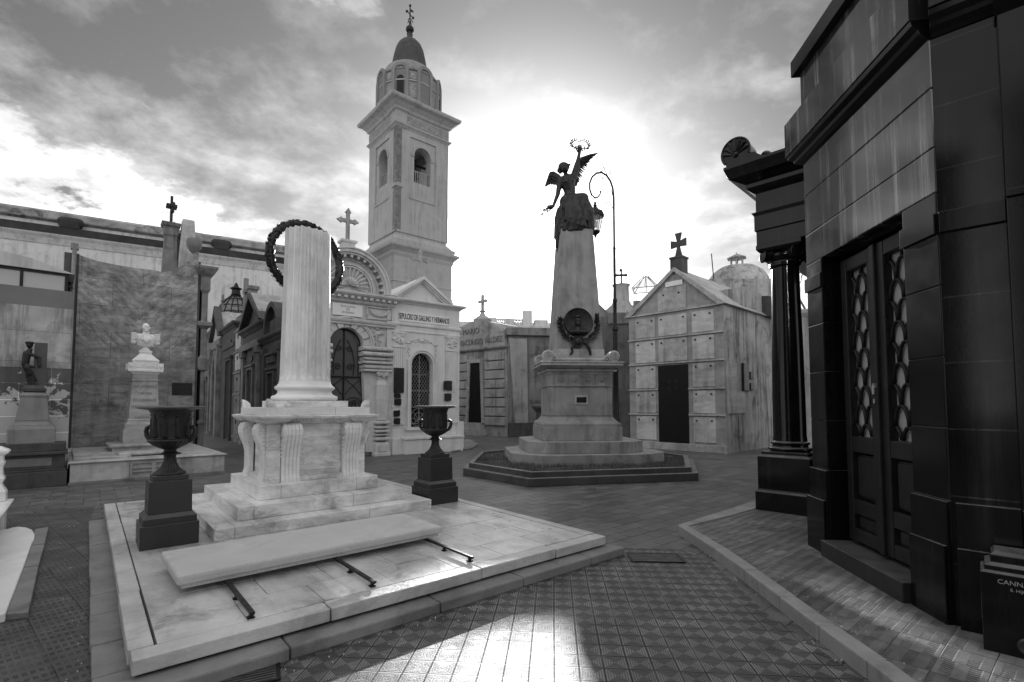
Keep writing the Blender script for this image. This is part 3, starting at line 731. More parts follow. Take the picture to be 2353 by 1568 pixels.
m=MB(); m.ell((-.03,zf(3.5)-.03,3.49),(.085,.05,.11)); m.ell((-.03,zf(3.5)-.05,3.58),(.08,.04,.05)); m.ell((-.03,zf(3.3)-.06,3.40),(.06,.05,.05)); m.ell((-.03,zf(3.5)-.08,3.48),(.018,.02,.035)); m.cap((-.2,zf(3.2)-.0,3.2),(.15,zf(3.2)-.0,3.2),.08,.08); m.cap((-.03,zf(3.3)-.02,3.35),(-.03,zf(3.2)-.01,3.2),.05,.09)
for s in (-1,1): m.ell((-.03+s*.03,zf(3.5)-.078,3.505),(.016,.012,.009))
relief(m,-.03,3.385,.1,.09,zf(3.35)-.09,14,2,.03,.02)
remesh(m.build('portrait_relief',bronze,t),.012,2)
m=MB(); rd=random.Random(5)
for s,a0,a1 in ((-1,-100,-185),(1,-80,20)):
    pts=[]; 
    for i in range(15):
        a=R(a0+(a1-a0)*i/14); r=.43+.03*(i/14); p=(-.02+r*math.cos(a),0,3.40+r*math.sin(a)); pts.append((p[0],zf(p[2])-.025,p[2]))
        for q in range(3):
            dd=Vector((math.cos(a+s*(-1.2 if False else 1.2)),0,math.sin(a+s*1.2))) ; out=Vector((math.cos(a),0,math.sin(a)))
            dirv=dd*.9+out*rd.uniform(-.9,.9)+Vector((0,-.25,0))
            m.leaf((pts[-1][0],pts[-1][1]-.01,pts[-1][2]),dirv,(0,-1,0.1),rd.uniform(.12,.17),.03)
    m.tube(pts,.014,6)
m.at((-.05,zf(2.9)-.02,2.93)); m.prism([(-.13,.12),(-.06,.16),(.02,.14),(.1,.17),(.15,.1),(.13,-.02),(.07,-.11),(0,-.14),(-.08,-.11),(-.13,-.02)],-.05,0); m.ell((0,-.05,.02),(.08,.04,.09)); m.at()
m.tube([(.02,zf(2.9)-.03,2.98),(.17,zf(2.9)-.04,2.9),(.24,zf(2.8)-.04,2.78),(.27,zf(2.7)-.03,2.62)],[.03,.035,.04,.03],8)
m.tube([(-.12,zf(2.9)-.03,2.9),(-.2,zf(2.9)-.04,2.8),(-.19,zf(2.8)-.04,2.7),(-.24,zf(2.7)-.03,2.62)],[.03,.035,.03,.02],8)
m.build('laurel_ornament',bronze,t)
m=MB(); m.box(-.16,.16,-.765*KY-.02,-.76*KY,1.40,1.62); m.build('plaque_frame',marble_old,t,bevel=.003)
m=MB(); m.prism([(-.12,1.44),(-.125,1.5),(-.115,1.58),(0,1.575),(.12,1.585),(.125,1.5),(.115,1.44),(0,1.45)],-.765*KY-.03,-.765*KY-.02); m.build('plaque',plq,t)
# ------------------------------------------------------------------ winged statue on top
Z0=6.08
t=T('winged_statue','dark bronze winged woman seated atop the obelisk, one arm raising a leaf wreath','statue',(OO[0],OO[1],Z0),OBR)
# local coordinates: x right, y away, z up; measured from the shaft top
m=MB()
def C(p,q,a,b): m.cap(p,q,a,b,10)
# drapery over the seat: stacked slanting masses
m.loft([[(cx-.02+rx*.93*math.cos(2*PI*j/28)*(1+.07*math.sin(j*3.1+z*5)),cy+ry*math.sin(2*PI*j/28)*(1+.10*math.sin(j*2.3+z*4)),z+.05*math.sin(2*PI*j/28*1+2.2)) for j in range(28)]
    for z,cx,cy,rx,ry in ((-.10,-.05,0,.47,.40),(.08,-.02,0,.52,.44),(.22,.0,-.03,.53,.44),(.40,-.01,-.04,.50,.42),(.60,-.03,-.03,.44,.36),(.80,-.03,0,.33,.28),(.95,-.03,.02,.24,.2))])
C((-.42,-.1,.02),(-.46,-.05,-.40),.08,.05); C((-.44,.05,-.1),(-.43,.03,-.52),.06,.03)   # cloth hanging at the left
C((-.18,.0,.82),(.20,-.2,.84),.2,.15); C((.22,-.2,.80),(.36,-.28,.5),.125,.10); C((.36,-.28,.5),(.42,-.24,.05),.10,.07)       # right thigh, knee and shin
C((-.18,.0,.7),(-.24,-.28,.3),.19,.14); C((-.24,-.28,.3),(-.34,-.3,-.05),.12,.08)
C((.40,-.1,.45),(.47,-.05,.28),.10,.09); C((.47,.0,.30),(.42,.0,-.02),.10,.08)
for i in range(11):     # folds
    a=i/10; C((.25-.22*a,-.33-.03*math.sin(i),.80-.06*a),(-.42+.55*(1-a)*.9,-.40+.05*a,.02+.25*(1-a)),.018,.030)
for i in range(8): C((-.34+.08*i,-.26,.85-.02*i),(-.44+.11*i,-.42,.2-.03*i),.016,.026)
for i in range(6): C((-.45+.02*i,-.1+.1*i,.6),(-.47+.02*i,-.12+.1*i,-.0),.02,.025)
# torso, leaning back to the left
C((-.13,.02,.80),(-.10,.0,1.08),.19,.145); C((-.10,.0,1.08),(-.16,-.01,1.36),.15,.2)
m.ell((-.22,-.13,1.31),(.07,.065,.07)); m.ell((-.07,-.13,1.34),(.07,.065,.07))
C((-.33,.0,1.40),(-.01,.0,1.50),.095,.1); C((-.19,.0,1.46),(-.23,-.02,1.60),.058,.05)
# arms
C((.0,.0,1.47),(.10,-.02,1.82),.1,.08); C((.09,-.02,1.82),(.15,-.03,2.12),.068,.042)
C((-.36,.0,1.40),(-.42,.02,1.02),.082,.062); C((-.42,.02,1.02),(-.56,-.08,.66),.06,.038)
# head turned to the raised arm, hair and fillet of leaves
m.ell((-.24,-.04,1.71),(.11,.13,.145)); m.ell((-.265,.02,1.765),(.145,.145,.12)); m.ell((-.34,.1,1.70),(.085,.085,.085)); m.ell((-.145,-.10,1.70),(.025,.025,.035)); m.ell((-.2,-.1,1.62),(.045,.05,.04)); C((-.34,.05,1.68),(-.36,.06,1.56),.04,.02)
for i in range(7): m.ell((-.15+.025*math.cos(i*2),-.1+.035*i,1.78+.03*math.sin(i*3)),(.04,.025,.03),seg=6,ri=5)
body=remesh(m.build('figure',bronze,t),.02,2)
# hands with fingers
def hand(m,w,d,n,s=1.,curl=.3):
    w=Vector(w);d=Vector(d).normalized();n=Vector(n).normalized();a=d.cross(n)
    m.cap(w,w+d*.09*s,.03*s,.04*s,8)
    for k in range(4):
        b=w+d*.10*s+a*(k-1.5)*.021*s; L=(.07,.08,.075,.06)[k]*s
        e=b+(d*(1-curl)+n*curl).normalized()*L*.55; f=e+(d*(1-2*curl)+n*2*curl).normalized()*L*.5
        m.cap(b,e,.011*s,.010*s,6); m.cap(e,f,.010*s,.008*s,6)
    b=w+d*.035*s-a*.035*s; e=b+(d*.6-a*.6+n*.4).normalized()*.055*s; m.cap(b,e,.013*s,.011*s,6); m.cap(e,e+(d+n*.6).normalized()*.04*s,.011*s,.009*s,6)
m=MB(); hand(m,(.15,-.03,2.12),(.05,0,1),(0,-1,0),1.4,.45); m.build('hand',bronze,t,smooth='all')
m=MB(); hand(m,(-.56,-.08,.66),(-.8,-.1,-.3),(0,-.4,-1),1.4,.45); m.build('hand',bronze,t,smooth='all')
def wing(name,sh,bonepts,lens,dirs,w):
    m=MB(); m.tube([sh]+bonepts,[.06]+[.06-.045*i/len(bonepts) for i in range(len(bonepts))],8)
    B=[Vector(p) for p in [sh]+bonepts]; n=26
    for row in range(3):
        for i in range(n):
            f=i/(n-1)*(len(B)-1); k=min(int(f),len(B)-2); p=B[k].lerp(B[k+1],f-k); g=i/(n-1)
            dd=Vector(dirs[0]).lerp(Vector(dirs[1]),g).normalized(); L=(lens[0]*(1-g)+lens[1]*g)*(1,.62,.35)[row]*(1+.08*math.sin(i*2.3))
            a=dd.cross(Vector((0,1,0))).normalized(); y=.012*row*-1+.006*(i%2)
            m.loft([[tuple(p+dd*L*q+a*w*ww+Vector((0,y+.0,0))),tuple(p+dd*L*q+Vector((0,y-.014,0))),tuple(p+dd*L*q-a*w*ww+Vector((0,y,0))),tuple(p+dd*L*q+Vector((0,y+.014,0)))] for q,ww in ((0,.7),(.5,1.),(.85,.85),(1,.15))])
    return m.build(name,bronze,t)
wing('wing',(-.30,.10,1.44),[(-.42,.14,1.58),(-.52,.16,1.66),(-.60,.18,1.66)],(.20,.40),((-.1,0,-1),(-.33,0,-1)),.022)
wing('wing',(-.02,.12,1.5),[(.04,.14,1.68),(.12,.16,1.95),(.26,.18,2.10),(.46,.2,2.2)],(.30,.26),((.22,0,-1),(.95,0,.30)),.026)
m=MB(); rd=random.Random(3); hc=Vector((.17,-.04,2.36)); pts=[]
for i in range(21):
    a=R(-250+320*i/20)-.0; p=hc+Vector((.23*math.cos(a),.10*math.sin(a*1.0),.17*math.sin(a))); pts.append(tuple(p))
    tn=Vector((-math.sin(a),0,math.cos(a)))
    for q in range(3): m.leaf(p,tn*(-1 if a<-PI/2 else 1)+Vector((math.cos(a),rd.uniform(-.6,.6),math.sin(a)))*rd.choice([-.8,.9,1.1]),(0,-1,.2),rd.uniform(.07,.11),.018)
m.tube(pts,.012,6); m.build('leaf_wreath',bronze,t)
m=MB(); m.tube([(-.60,-.1,.62),(-.70,-.12,.58),(-.86,-.14,.44)],.011,6)
for i in range(12): 
    f=i/11; p=Vector((-.56,-.1,.62)).lerp(Vector((-.84,-.14,.44)),f); m.leaf(p,(-.8,rd.uniform(-.5,.5),rd.choice([-.9,.7,.9])),(0,-1,.1),.12,.022)
m.build('olive_branch',bronze,t)

# ------------------------------------------------------------------ lamp post
LY=15.6; LX=(1415-1176.5)/1148*LY
t=T('street_lamp','tall black iron lamp post with curled arm and hanging glass lantern behind the statue','street lamp',(LX,LY))
m=MB(); m.lathe([(.2,0),(.2,.12),(.16,.16),(.15,.5),(.17,.55),(.12,.6),(.1,1.0),(.13,1.04),(.09,1.1),(.08,2.6),(.1,2.64),(.075,2.7),(.07,3.9),(.1,3.93),(.1,4.0),(.06,4.05),(.055,4.8),(.07,4.82),(.07,4.9),(.045,4.95),(.04,6.5),(.05,6.52),(.035,6.6),(.032,7.9),(.03,8.0)],seg=14); m.build('post',iron,t,smooth=True)
m=MB(); pts=[(0,0,7.9)]
for i in range(13): a=R(0+ i*12); pts.append((-.42+.42*math.cos(a),0,8.25+.68*math.sin(a)))
for i in range(1,12): a=R(144+i*16); pts.append((-.5+.30*math.cos(a)-.03,0,8.30+.38*math.sin(a)-.02*i))
pts=[(0,0,7.9),(0,0,8.2),(-.03,0,8.5),(-.1,0,8.72),(-.22,0,8.9),(-.38,0,9.0),(-.54,0,8.98),(-.68,0,8.86),(-.76,0,8.66),(-.76,0,8.44),(-.7,0,8.26),(-.6,0,8.17),(-.5,0,8.2),(-.43,0,8.3),(-.42,0,8.4)]
m.tube(pts,[.034]*7+[.03]*5+[.026,.022,.03],8); m.build('arm',iron,t,smooth='all')
m=MB()
m.tube(spiral(-.38,9.1,0,.10,1.5,n=24),.012,5); m.tube([(-.2,0,8.92),(-.28,0,9.08),(-.36,0,9.3),(-.33,0,9.38),(-.28,0,9.36)],.012,5)
m.tube(spiral(-.12,9.0,0,.07,1.3,sgn=-1,n=20),.011,5); m.tube(spiral(-.35,8.55,0,.15,1.8,n=30),.012,5); m.tube([(-.02,0,8.2),(-.1,0,8.5),(-.22,0,8.72),(-.36,0,8.84)],.011,5); m.tube(spiral(-.2,8.0,0,.09,1.6,n=24),.011,5); m.tube([(0,0,7.75),(-.06,0,7.9),(-.12,0,8.02)],.011,5)
m.tube(spiral(-.42,8.78,0,.08,1.5,n=24),.011,5)
m.build('scrollwork',iron,t,smooth='all')
lx=-.60; m=MB()
m.tube([(lx,0,8.17),(lx,0,8.02)],.012,6); m.lathe([(.01,8.05),(.06,8.0),(.03,7.96),(.07,7.92),(.05,7.88),(.1,7.84),(.12,7.8),(.24,7.72),(.29,7.62),(.29,7.56),(.24,7.56),(.1,7.6)],cx=lx,seg=12)
for k in range(6):
    a=k*PI/3; m.tube([(lx+.25*math.cos(a),.25*math.sin(a),7.57),(lx+.14*math.cos(a),.14*math.sin(a),7.08)],.012,5); m.tube([(lx+.27*math.cos(a),.27*math.sin(a),7.6),(lx+.32*math.cos(a),.32*math.sin(a),7.66),(lx+.33*math.cos(a),.33*math.sin(a),7.74)],.012,5)
m.lathe([(.15,7.1),(.16,7.06),(.12,7.02),(.06,6.98),(.03,6.9),(.0,6.86)],cx=lx,seg=12); m.build('lantern_frame',iron,t)
m=MB(); m.loft([[(lx+r*math.cos(k*PI/3),r*math.sin(k*PI/3),z) for k in range(6)] for z,r in ((7.1,.135),(7.56,.245))],caps=False); m.build('lantern_glass',glass,t)
m=MB(); m.lathe([(.02,7.5),(.03,7.44),(.075,7.38),(.08,7.3),(.05,7.22),(.0,7.2)],cx=lx,seg=14); m.build('bulb',paintw,t,smooth='all')

t=T('dark_grave_marker','low dark stone grave marker with sloped cap behind the left side of the obelisk','grave marker',(.95,17.2),10)
m=MB(); m.rings(0,1.0,0,.6,[(0,0),(0,1.35),(.05,1.4),(.12,1.5),(.12,1.56),(0,1.62)]); m.build('body',dkstone,t,bevel=.01)
m=MB(); m.rings(-.1,1.1,-.1,.7,[(0,0),(0,.25),(-.05,.3)]); m.build('base',dkstone,t,bevel=.01)
# crumbs of stone and leaf gathered along the kerbs
mb=MB(); rd=random.Random(21)
def crumb(x,y,z,s):
    mb.ell((x,y,z+s*.4),(s*rd.uniform(.6,1.4),s*rd.uniform(.5,1),s*rd.uniform(.3,.6)),(rd.random()*3,rd.random()*3,rd.random()*3),5,4)
for i in range(150):
    k=rd.randrange(len(line)-1); f=rd.random(); a,b=line[k],line[k+1]; g=abs(rd.gauss(0,.07))+.01
    if rd.random()<.5: g=-.14-g; z=.1
    else: z=.005
    L=math.hypot(b[0]-a[0],b[1]-a[1]); crumb(a[0]+(b[0]-a[0])*f-(b[1]-a[1])/L*g,a[1]+(b[1]-a[1])*f+(b[0]-a[0])/L*g,z,rd.uniform(.003,.009))
for i in range(110):
    p=PW(rd.uniform(-.2,4.2),-.19-abs(rd.gauss(0,.15)),0); crumb(p[0],p[1],.005,rd.uniform(.003,.009))
for i in range(70):
    p=PW(-.2-abs(rd.gauss(0,.12)),rd.uniform(-.2,5.5),0); crumb(p[0],p[1],.005,rd.uniform(.003,.008))
for i in range(60): crumb(rd.uniform(-1.5,3.2),rd.uniform(2.9,6.5),.006,rd.uniform(.003,.007)) if True else None
tag(mb.build('crumbs',mat('crumb_pale',.4,.5,9,.9,0)),'scattered pale stone crumbs and dry leaf bits along the kerbs','debris',kind='stuff')
# ================================================================== buildings
PRF_=[(0,-.3),(.05,-.25),(.08,-.2),(.18,-.1),(.18,-.02),(.02,0)]
def alley_depth(): pass
# ------------------------------------------------------------------ church wall and tower
t=T('church_wall','long pale church side wall with mossy coping and black ledge along the left skyline','church',(-30.57,24.64),31)
mb=MB(); mb.box(-6,25.5,0,7,0,11.05); mb.box(-6,25.5,.35,7,11.05,12.25); mb.build('wall',church_m,t)
mb=MB(); mb.loft([[(-6,p,z),(25.5,p,z),(25.5,1.2,z),(-6,1.2,z)] for p,z in ((.33,11.9),(.12,12.0),(.10,12.06),(.25,12.1),(.25,12.42),(.5,12.6))]); 
mb.build('coping',coping_m,t)
mb=MB(); mb.loft([[(-6,p,z),(25.5,p,z),(25.5,.5,z),(-6,.5,z)] for p,z in ((-.05,10.55),(-.12,10.7),(-.2,10.85),(-.35,11.0),(-.38,11.08))]); mb.build('ledge_moulding',church_m,t)
mb=MB(); mb.box(-6,25.5,-.42,.36,11.085,11.5); mb.build('ledge_top',ledge_m,t)
for x in (6.4,13.8,21.4): m=MB(); m.box(x-.42,x+.42,-.45,.5,11.5,11.95); m.cap((x-.3,-.1,11.9),(x+.3,-.1,11.9),.3,.3,8); m.build('rain_hopper',ledge_m,t)
for x in (11.2,18.4): m=MB(); m.lathe([(.12,12.5),(.16,12.7),(.08,12.78),(.17,12.9),(.05,13.1)],cx=x,cy=.7,seg=10); m.build('finial',coping_m,t)

TW=4.35
t=T('church_tower','tall pale church bell tower with lead dome, arched belfry and tiled corner bands','tower',(-8.51,36),41)
mb=MB(); mb.box(-.33,TW+.33,-.33,TW+.33,0,12.6)
mb.build('base',tower_m,t)
mb=MB(); mb.rings(-.33,TW+.33,-.33,TW+.33,[(.0,12.4),(.05,12.5),(.1,12.6),(.12,12.75),(.3,12.95),(.42,13.05),(.45,13.2),(.2,13.32),(-.2,13.36)]); mb.rings(-.33,TW+.33,-.33,TW+.33,[(.01,9.6),(.06,9.65),(.06,9.75),(.01,9.8)]); mb.rings(-.33,TW+.33,-.33,TW+.33,[(.01,10.5),(.04,10.54),(.04,10.6),(.01,10.64)]); mb.build('base_cornice',tower_m,t)
mb=MB(); mb.rings(0,TW,0,TW,[(.38,13.36),(.36,13.7),(.02,14.1),(0,14.3)]); mb.build('sloped_foot',tower_m,t)
# shaft as four walls with arched belfry openings
hw=.72; zb=18.4; zs=20.5; c0=TW/2
mb=MB(); th=.7
mb.archwall(0,TW,14.0,22.3,c0,hw,zb,zs,0,th); mb.archwall(0,TW,14.0,22.3,c0,hw,zb,zs,TW-th,TW)
m2=MB(); m2.archwall(th,TW-th,14.0,22.3,c0,hw,zb,zs,0,th); 
for vx in m2.v: pass
mb.v+= []
n=len(mb.v); mb.v+=[(y,x,z) for x,y,z in m2.v]; mb.f+=[tuple(n+i for i in f) for f in m2.f]
n=len(mb.v); mb.v+=[(TW-y,x,z) for x,y,z in m2.v]; mb.f+=[tuple(n+i for i in f) for f in m2.f]
mb.box(th,TW-th,th,TW-th,17.8,18.0)
mb.build('shaft',tower_m,t)
# raised corner piers leave a sunk panel round each opening
mb=MB()
for (sx,sy) in ((0,0),(1,0),(0,1),(1,1)):
    x0=0 if not sx else TW; d1=-1 if sx else 1; y0=0 if not sy else TW; d2=-1 if sy else 1
    e=.09
    xs=sorted((x0-d1*e,x0+d1*1.05)); ys=sorted((y0-d2*e,y0+d2*1.05))
    mb.box(xs[0],xs[1],min(y0-d2*e,y0+d2*.0),max(y0-d2*e,y0+d2*.0),14.3,22.2)
    mb.box(min(x0-d1*e,x0),max(x0-d1*e,x0),ys[0],ys[1],14.3,22.19)
for q in (21.75,): 
    mb.box(1.05,TW-1.05,-.09,0,q,22.2); mb.box(-.09,0,1.05,TW-1.05,q,22.2)
for a in (17.0,):
    mb.box(1.02,TW-1.02,-.14,0,a,a+.15); mb.box(-.14,0,1.02,TW-1.02,a,a+.15)
    mb.box(1.05,TW-1.05,-.085,0,14.3,a); mb.box(-.085,0,1.05,TW-1.05,14.3,a)
mb.build('corner_piers',tower_m,t)
for y0,rz in ((0,0),(1,1)):
    m=MB()
    if rz==0: m.arch(c0,zs,hw-.0,hw+.12,-.06,.02); m.box(c0-hw-.28,c0-hw,-.06,.02,zs-.12,zs+.05); m.box(c0+hw,c0+hw+.28,-.06,.02,zs-.12,zs+.05); 
    else:
        m.arch(c0,zs,hw,hw+.12,-.06,.02); m.box(c0-hw-.28,c0-hw,-.06,.02,zs-.12,zs+.05); m.box(c0+hw,c0+hw+.28,-.06,.02,zs-.12,zs+.05); m.v=[(y,x,z) for x,y,z in m.v]
    m.build('arch_trim',tower_m,t)
for w_,q in ((0,0),(1,0)):
    m=MB(); m.box(-.45,.5,-.105,-.092,0,0.01)
mb=MB(); 
for z0,z1 in ((14.45,17.6),(18.0,22.1)):
    mb.box(-.105,.40,-.105,-.091,z0,z1) if False else None
    mb.box(-.1,.34,-.104,-.092,z0,z1); mb.box(-.104,-.092,-.1,.34,z0,z1)
mb.build('tile_band',tile_m,t)
mb=MB(); mb.box(-.16,.45,-.16,.45,17.65,17.85); mb.build('band_capital',tower_m,t)
mb=MB(); mb.rings(0,TW,0,TW,[(.09,22.15),(.2,22.3),(.28,22.36),(.28,22.45),(.12,22.5),(.12,23.35),(.25,23.45),(.3,23.6),(.55,23.85),(.8,23.98),(.85,24.12),(.85,24.22),(.2,24.4),(-1,24.4)]); mb.build('cornice',tower_m,t)
mb=MB()
mb.box(.55,TW+.12,-.135,-.122,22.6,23.25); mb.box(-.135,-.122,.55,TW+.12,22.6,23.25); mb.build('frieze_tiles',tilel_m,t)
mb=MB(); mb.rings(-.02,.55,-.02,.55,[(.12,22.16),(.24,22.3),(.32,22.36),(.32,22.46),(.16,22.51),(.16,23.35),(.3,23.45),(.35,23.6),(.6,23.85),(.85,23.985),(.9,24.125),(.9,24.225),(.25,24.39)]); mb.build('corner_break',tower_m,t)
# drum: octagonal-round with arched niches
cx=cy=TW/2; RD=2.38; drum_m=mat('drum_render',.2,.12,.5,.9,.12,8,streak=.3)
mb=MB(); mb.lathe([(RD,24.2),(RD,27.0),(RD+.1,27.05),(RD+.12,27.15),(RD-.05,27.4),(RD-.3,27.75),(1.9,28.15),(1.45,28.5)],cx,cy,48); mb.build('drum',drum_m,t,smooth=True)
for k in range(8):
    a=R(-135+0)+k*PI/4; 
    m=MB(); m.at((cx+RD*math.cos(a),cy+RD*math.sin(a),0),(0,0,a+PI/2)); 
    m.arch(0,26.9,.42,.66,-.14,.5,seg=14); m.box(-.66,-.42,-.14,.2,24.3,26.9); m.box(.42,.66,-.14,.2,24.3,26.9); m.build('niche_frame',drum_m,t)
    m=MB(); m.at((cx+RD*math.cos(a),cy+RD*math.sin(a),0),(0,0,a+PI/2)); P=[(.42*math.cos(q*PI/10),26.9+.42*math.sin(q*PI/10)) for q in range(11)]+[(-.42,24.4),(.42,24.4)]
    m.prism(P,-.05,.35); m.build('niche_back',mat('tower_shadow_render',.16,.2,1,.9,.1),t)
    if k%2==0:
        m=MB(); m.at((cx+RD*math.cos(a),cy+RD*math.sin(a),0),(0,0,a+PI/2)); P=[(.28*math.cos(q*PI/10),26.3+.28*math.sin(q*PI/10)) for q in range(11)]+[(-.28,24.6),(.28,24.6)]
        m.prism(P,-.07,-.04); m.build('drum_opening',black,t)
    a2=a+PI/8; m=MB()
    for f in (0,1):
        z0,z1=((24.9,26.1),(26.35,26.95))[f]; pts=[]
        for q in range(7): b=a2-R(11.5)+R(23)*q/6; pts.append(b)
        m.loft([[(cx+(RD+.03)*math.cos(b),cy+(RD+.03)*math.sin(b),z0),(cx+(RD+.03)*math.cos(b),cy+(RD+.03)*math.sin(b),z1),(cx+(RD-.1)*math.cos(b),cy+(RD-.1)*math.sin(b),z1),(cx+(RD-.1)*math.cos(b),cy+(RD-.1)*math.sin(b),z0)] for b in pts])
    m.build('drum_tiles',tilel_m,t)
mb=MB(); mb.lathe([(RD+.02,26.14),(RD+.09,26.17),(RD+.09,26.27),(RD+.02,26.3)],cx,cy,48); mb.build('drum_band',tower_m,t)
mb=MB(); mb.lathe([(1.59, 28.3), (1.526, 28.405), (1.442, 28.562), (1.357, 29.035), (1.24, 29.665), (1.113, 30.19), (0.933, 30.61), (0.657, 30.925), (0.403, 31.082), (0.254, 31.188), (0.212, 31.555), (0.254, 31.607), (0.159, 31.765)],cx,cy,32); mb.build('dome',dome_m,t,smooth=True)
mb=MB(); mb.ell((cx,cy,32.00),(.33,.33,.33),seg=20,ri=12); mb.build('ball',iron,t,smooth='all')
mb=MB(); mb.tube([(cx,cy,32.16),(cx,cy,34.00)],.05,6); mb.tube([(cx-.42,cy-.3,33.16),(cx+.42,cy+.3,33.40)],.05,6); mb.tube(spiral(cx,32.72,cy,.25,1.2),.035,5); mb.tube(spiral(cx,32.48,cy,.2,1.2,sgn=-1),.035,5)
for q in ((cx,cy,34.04),(cx-.45,cy-.3,33.14),(cx+.45,cy+.3,33.42)): mb.ell(q,(.11,.11,.11),seg=8,ri=6)
mb.ell((cx+.15,cy,33.68),(.18,.05,.1)); mb.build('cross',iron,t)
m=MB(); m.box(TW+.35,TW+.75,-.2,-.0,13.5,13.75); m.tube([(TW+.3,-.1,13.35),(TW+.5,-.1,13.5)],.04,5); m.build('floodlight',steel,t)
m=MB(); m.at((c0,1.5,0)); m.lathe([(.05,20.45),(.2,20.4),(.27,20.1),(.33,19.75),(.47,19.5),(.5,19.42),(.4,19.42)],seg=20); m.at((1.5,c0,0)); m.lathe([(.05,20.45),(.2,20.4),(.27,20.1),(.33,19.75),(.47,19.5),(.5,19.42),(.4,19.42)],seg=20)
m.at(); m.box(th,TW-th,1.42,1.58,20.45,20.6); m.box(1.42,1.58,th,TW-th,20.605,20.75); m.build('bell',iron,t,smooth=True)
m=MB()
for i in range(9): x=c0-hw+.08+i*.16; m.box(x-.02,x+.02,.2,.24,18.4,19.35); m.box(.2,.24,x-.02,x+.02,18.4,19.35)
m.box(c0-hw,c0+hw,.19,.25,19.35,19.4); m.box(.19,.25,c0-hw,c0+hw,19.352,19.402); m.build('railing',steel,t)

# ------------------------------------------------------------------ tomb with the shell lunette
t=T('shell_tomb','pale plaster tomb with scallop shell lunette and arched iron gate behind the broken column','tomb',(-6.07,14.3),38)
cx=1.34
mb=MB(); mb.box(0,.22,.02,3.6,0,4.95); mb.box(2.62,2.85,.0,3.6,0,4.95); mb.box(0.22,2.62,.3,3.6,0,.12)
mb.box(.22,2.62,3.3,3.6,.12,4.95); mb.box(.22,2.62,.35,3.3,4.4,4.95)
mb.build('side_walls',plaster,t)
mb=MB()   # front above imposts with the arch cut out
mb.archwall(.22,2.62,3.42,4.95,cx,.52,3.42,3.42,.05,.35,18); 
for s in (-1,1):   # splayed jambs below
    X=lambda q: cx+s*q
    mb.loft([[(X(.52+.16*k),.06,z),(X(1.28),.06,z),(X(1.28),.35,z),(X(.52+.16*k),.35,z)] for k,z in ((0,3.41),(.15,2.6),(1,.12))])
mb.build('front_wall',plaster,t)
mb=MB(); n=9
for i in range(n):      # voussoirs, alternately proud
    a0=180*i/n; mb.arch(cx,3.42,.53,.74 if i%2 else .76,-.02 if i%2 else .02,.06,a0+1.5,a0+180/n-1.5,4)
mb.arch(cx,3.42,.76,.80,-.03,.06,0,180,24); mb.arch(cx,3.42,.82,.88,-.01,.06,0,180,24)
mb.build('arch_mouldings',plaster,t,bevel=.006)
for s in (-1,1):
    m=MB(); xa,xb=sorted((cx+s*.5,cx+s*1.42))
    for z,h,p in ((3.28,.13,.14),(3.1,.14,.17),(2.98,.1,.1),(2.86,.1,.12),(2.72,.12,.08),(2.62,.08,.1)):
        yy=-p; m.loft([[(xa-.05*(p>.1),.05-k*(p+.05)-.0,z+q),(xb+.03*(p>.1),.05-k*(p+.05),z+q),(xb+.03,.34,z+q),(xa-.05*(p>.1),.34,z+q)] for k,q in ((.7,0),(1,h*.25),(1,h*.75),(.7,h))])
    m.build('impost_moulding',plaster,t,bevel=.01)
    m=MB(); c=cx+s*1.12      # pilaster with capital, die, ribbed base
    m.loft([[(c-h,yy,z),(c+h,yy,z),(c+h,.1,z),(c-h,.1,z)] for h,yy,z in ((.16,-.05,2.62),(.16,-.05,2.5),(.13,-.03,2.48),(.13,-.03,2.36),(.2,-.1,2.22),(.2,-.1,1.75),(.195,-.095,1.74),(.16,-.06,1.1))])
    for z,h,p in ((.98,.1,.13),(.84,.08,.1),(.72,.08,.14),(.62,.06,.1),(.47,.1,.14)): m.loft([[(c-.2-q*.03,-p+.03*(1-q),z+k),(c+.2+q*.03,-p+.03*(1-q),z+k),(c+.2+q*.03,.1,z+k),(c-.2-q*.03,.1,z+k)] for q,k in ((0,0),(1,h*.3),(1,h*.8),(0,h))])
    m.loft([[(c-h,yy,z),(c+h,yy,z),(c+h,.1,z),(c-h,.1,z)] for h,yy,z in ((.18,-.08,.42),(.22,-.13,.36),(.24,-.15,.1),(.26,-.17,.08),(.26,-.17,0))])
    m.box(c-.14,c+.14,-.17,-.14,.14,.33)
    for q in (-1,1): m.tube(spiral(c+q*.13,2.55,-.1,.07,1.6,sgn=q,n=18),.02,6)
    relief(m,c,2.5,.3,.1,-.08,8,4,.04,.03)
    m.build('pilaster',plaster,t,bevel=.006)
mb=MB()
for z,p in ((4.06,0),(4.12,0)): pass
def corn(mb,x0,x1,prof,yb=.3):
    mb.loft([[(x0-p,-p,z),(x1+p,-p,z),(x1+p,yb,z),(x0-p,yb,z)] for p,z in prof])
corn(mb,.02,2.83,[(.0,4.02),(.05,4.05),(.05,4.1),(.08,4.12),(.1,4.17),(.1,4.2),(.02,4.21)])
corn(mb,.02,2.83,[(.02,4.72),(.05,4.76),(.05,4.82),(.08,4.84),(.08,4.86),(.22,4.94),(.25,4.98),(.25,5.04),(.0,5.08)])
for i in range(15): x=.02+i*.2; mb.box(x-.05,x+.05,-.19,0,4.83,4.905)
mb.build('cornice',plaster,t,bevel=.004)
mb=MB(); mb.box(cx-.46,cx+.46,-.02,.06,4.3,4.66); mb.build('name_plaque',paintw,t)
lettering('FILIA JUANA\nDE\nDI PRIMIO',.085,(cx,-.024,4.49),t,inkg,.002)
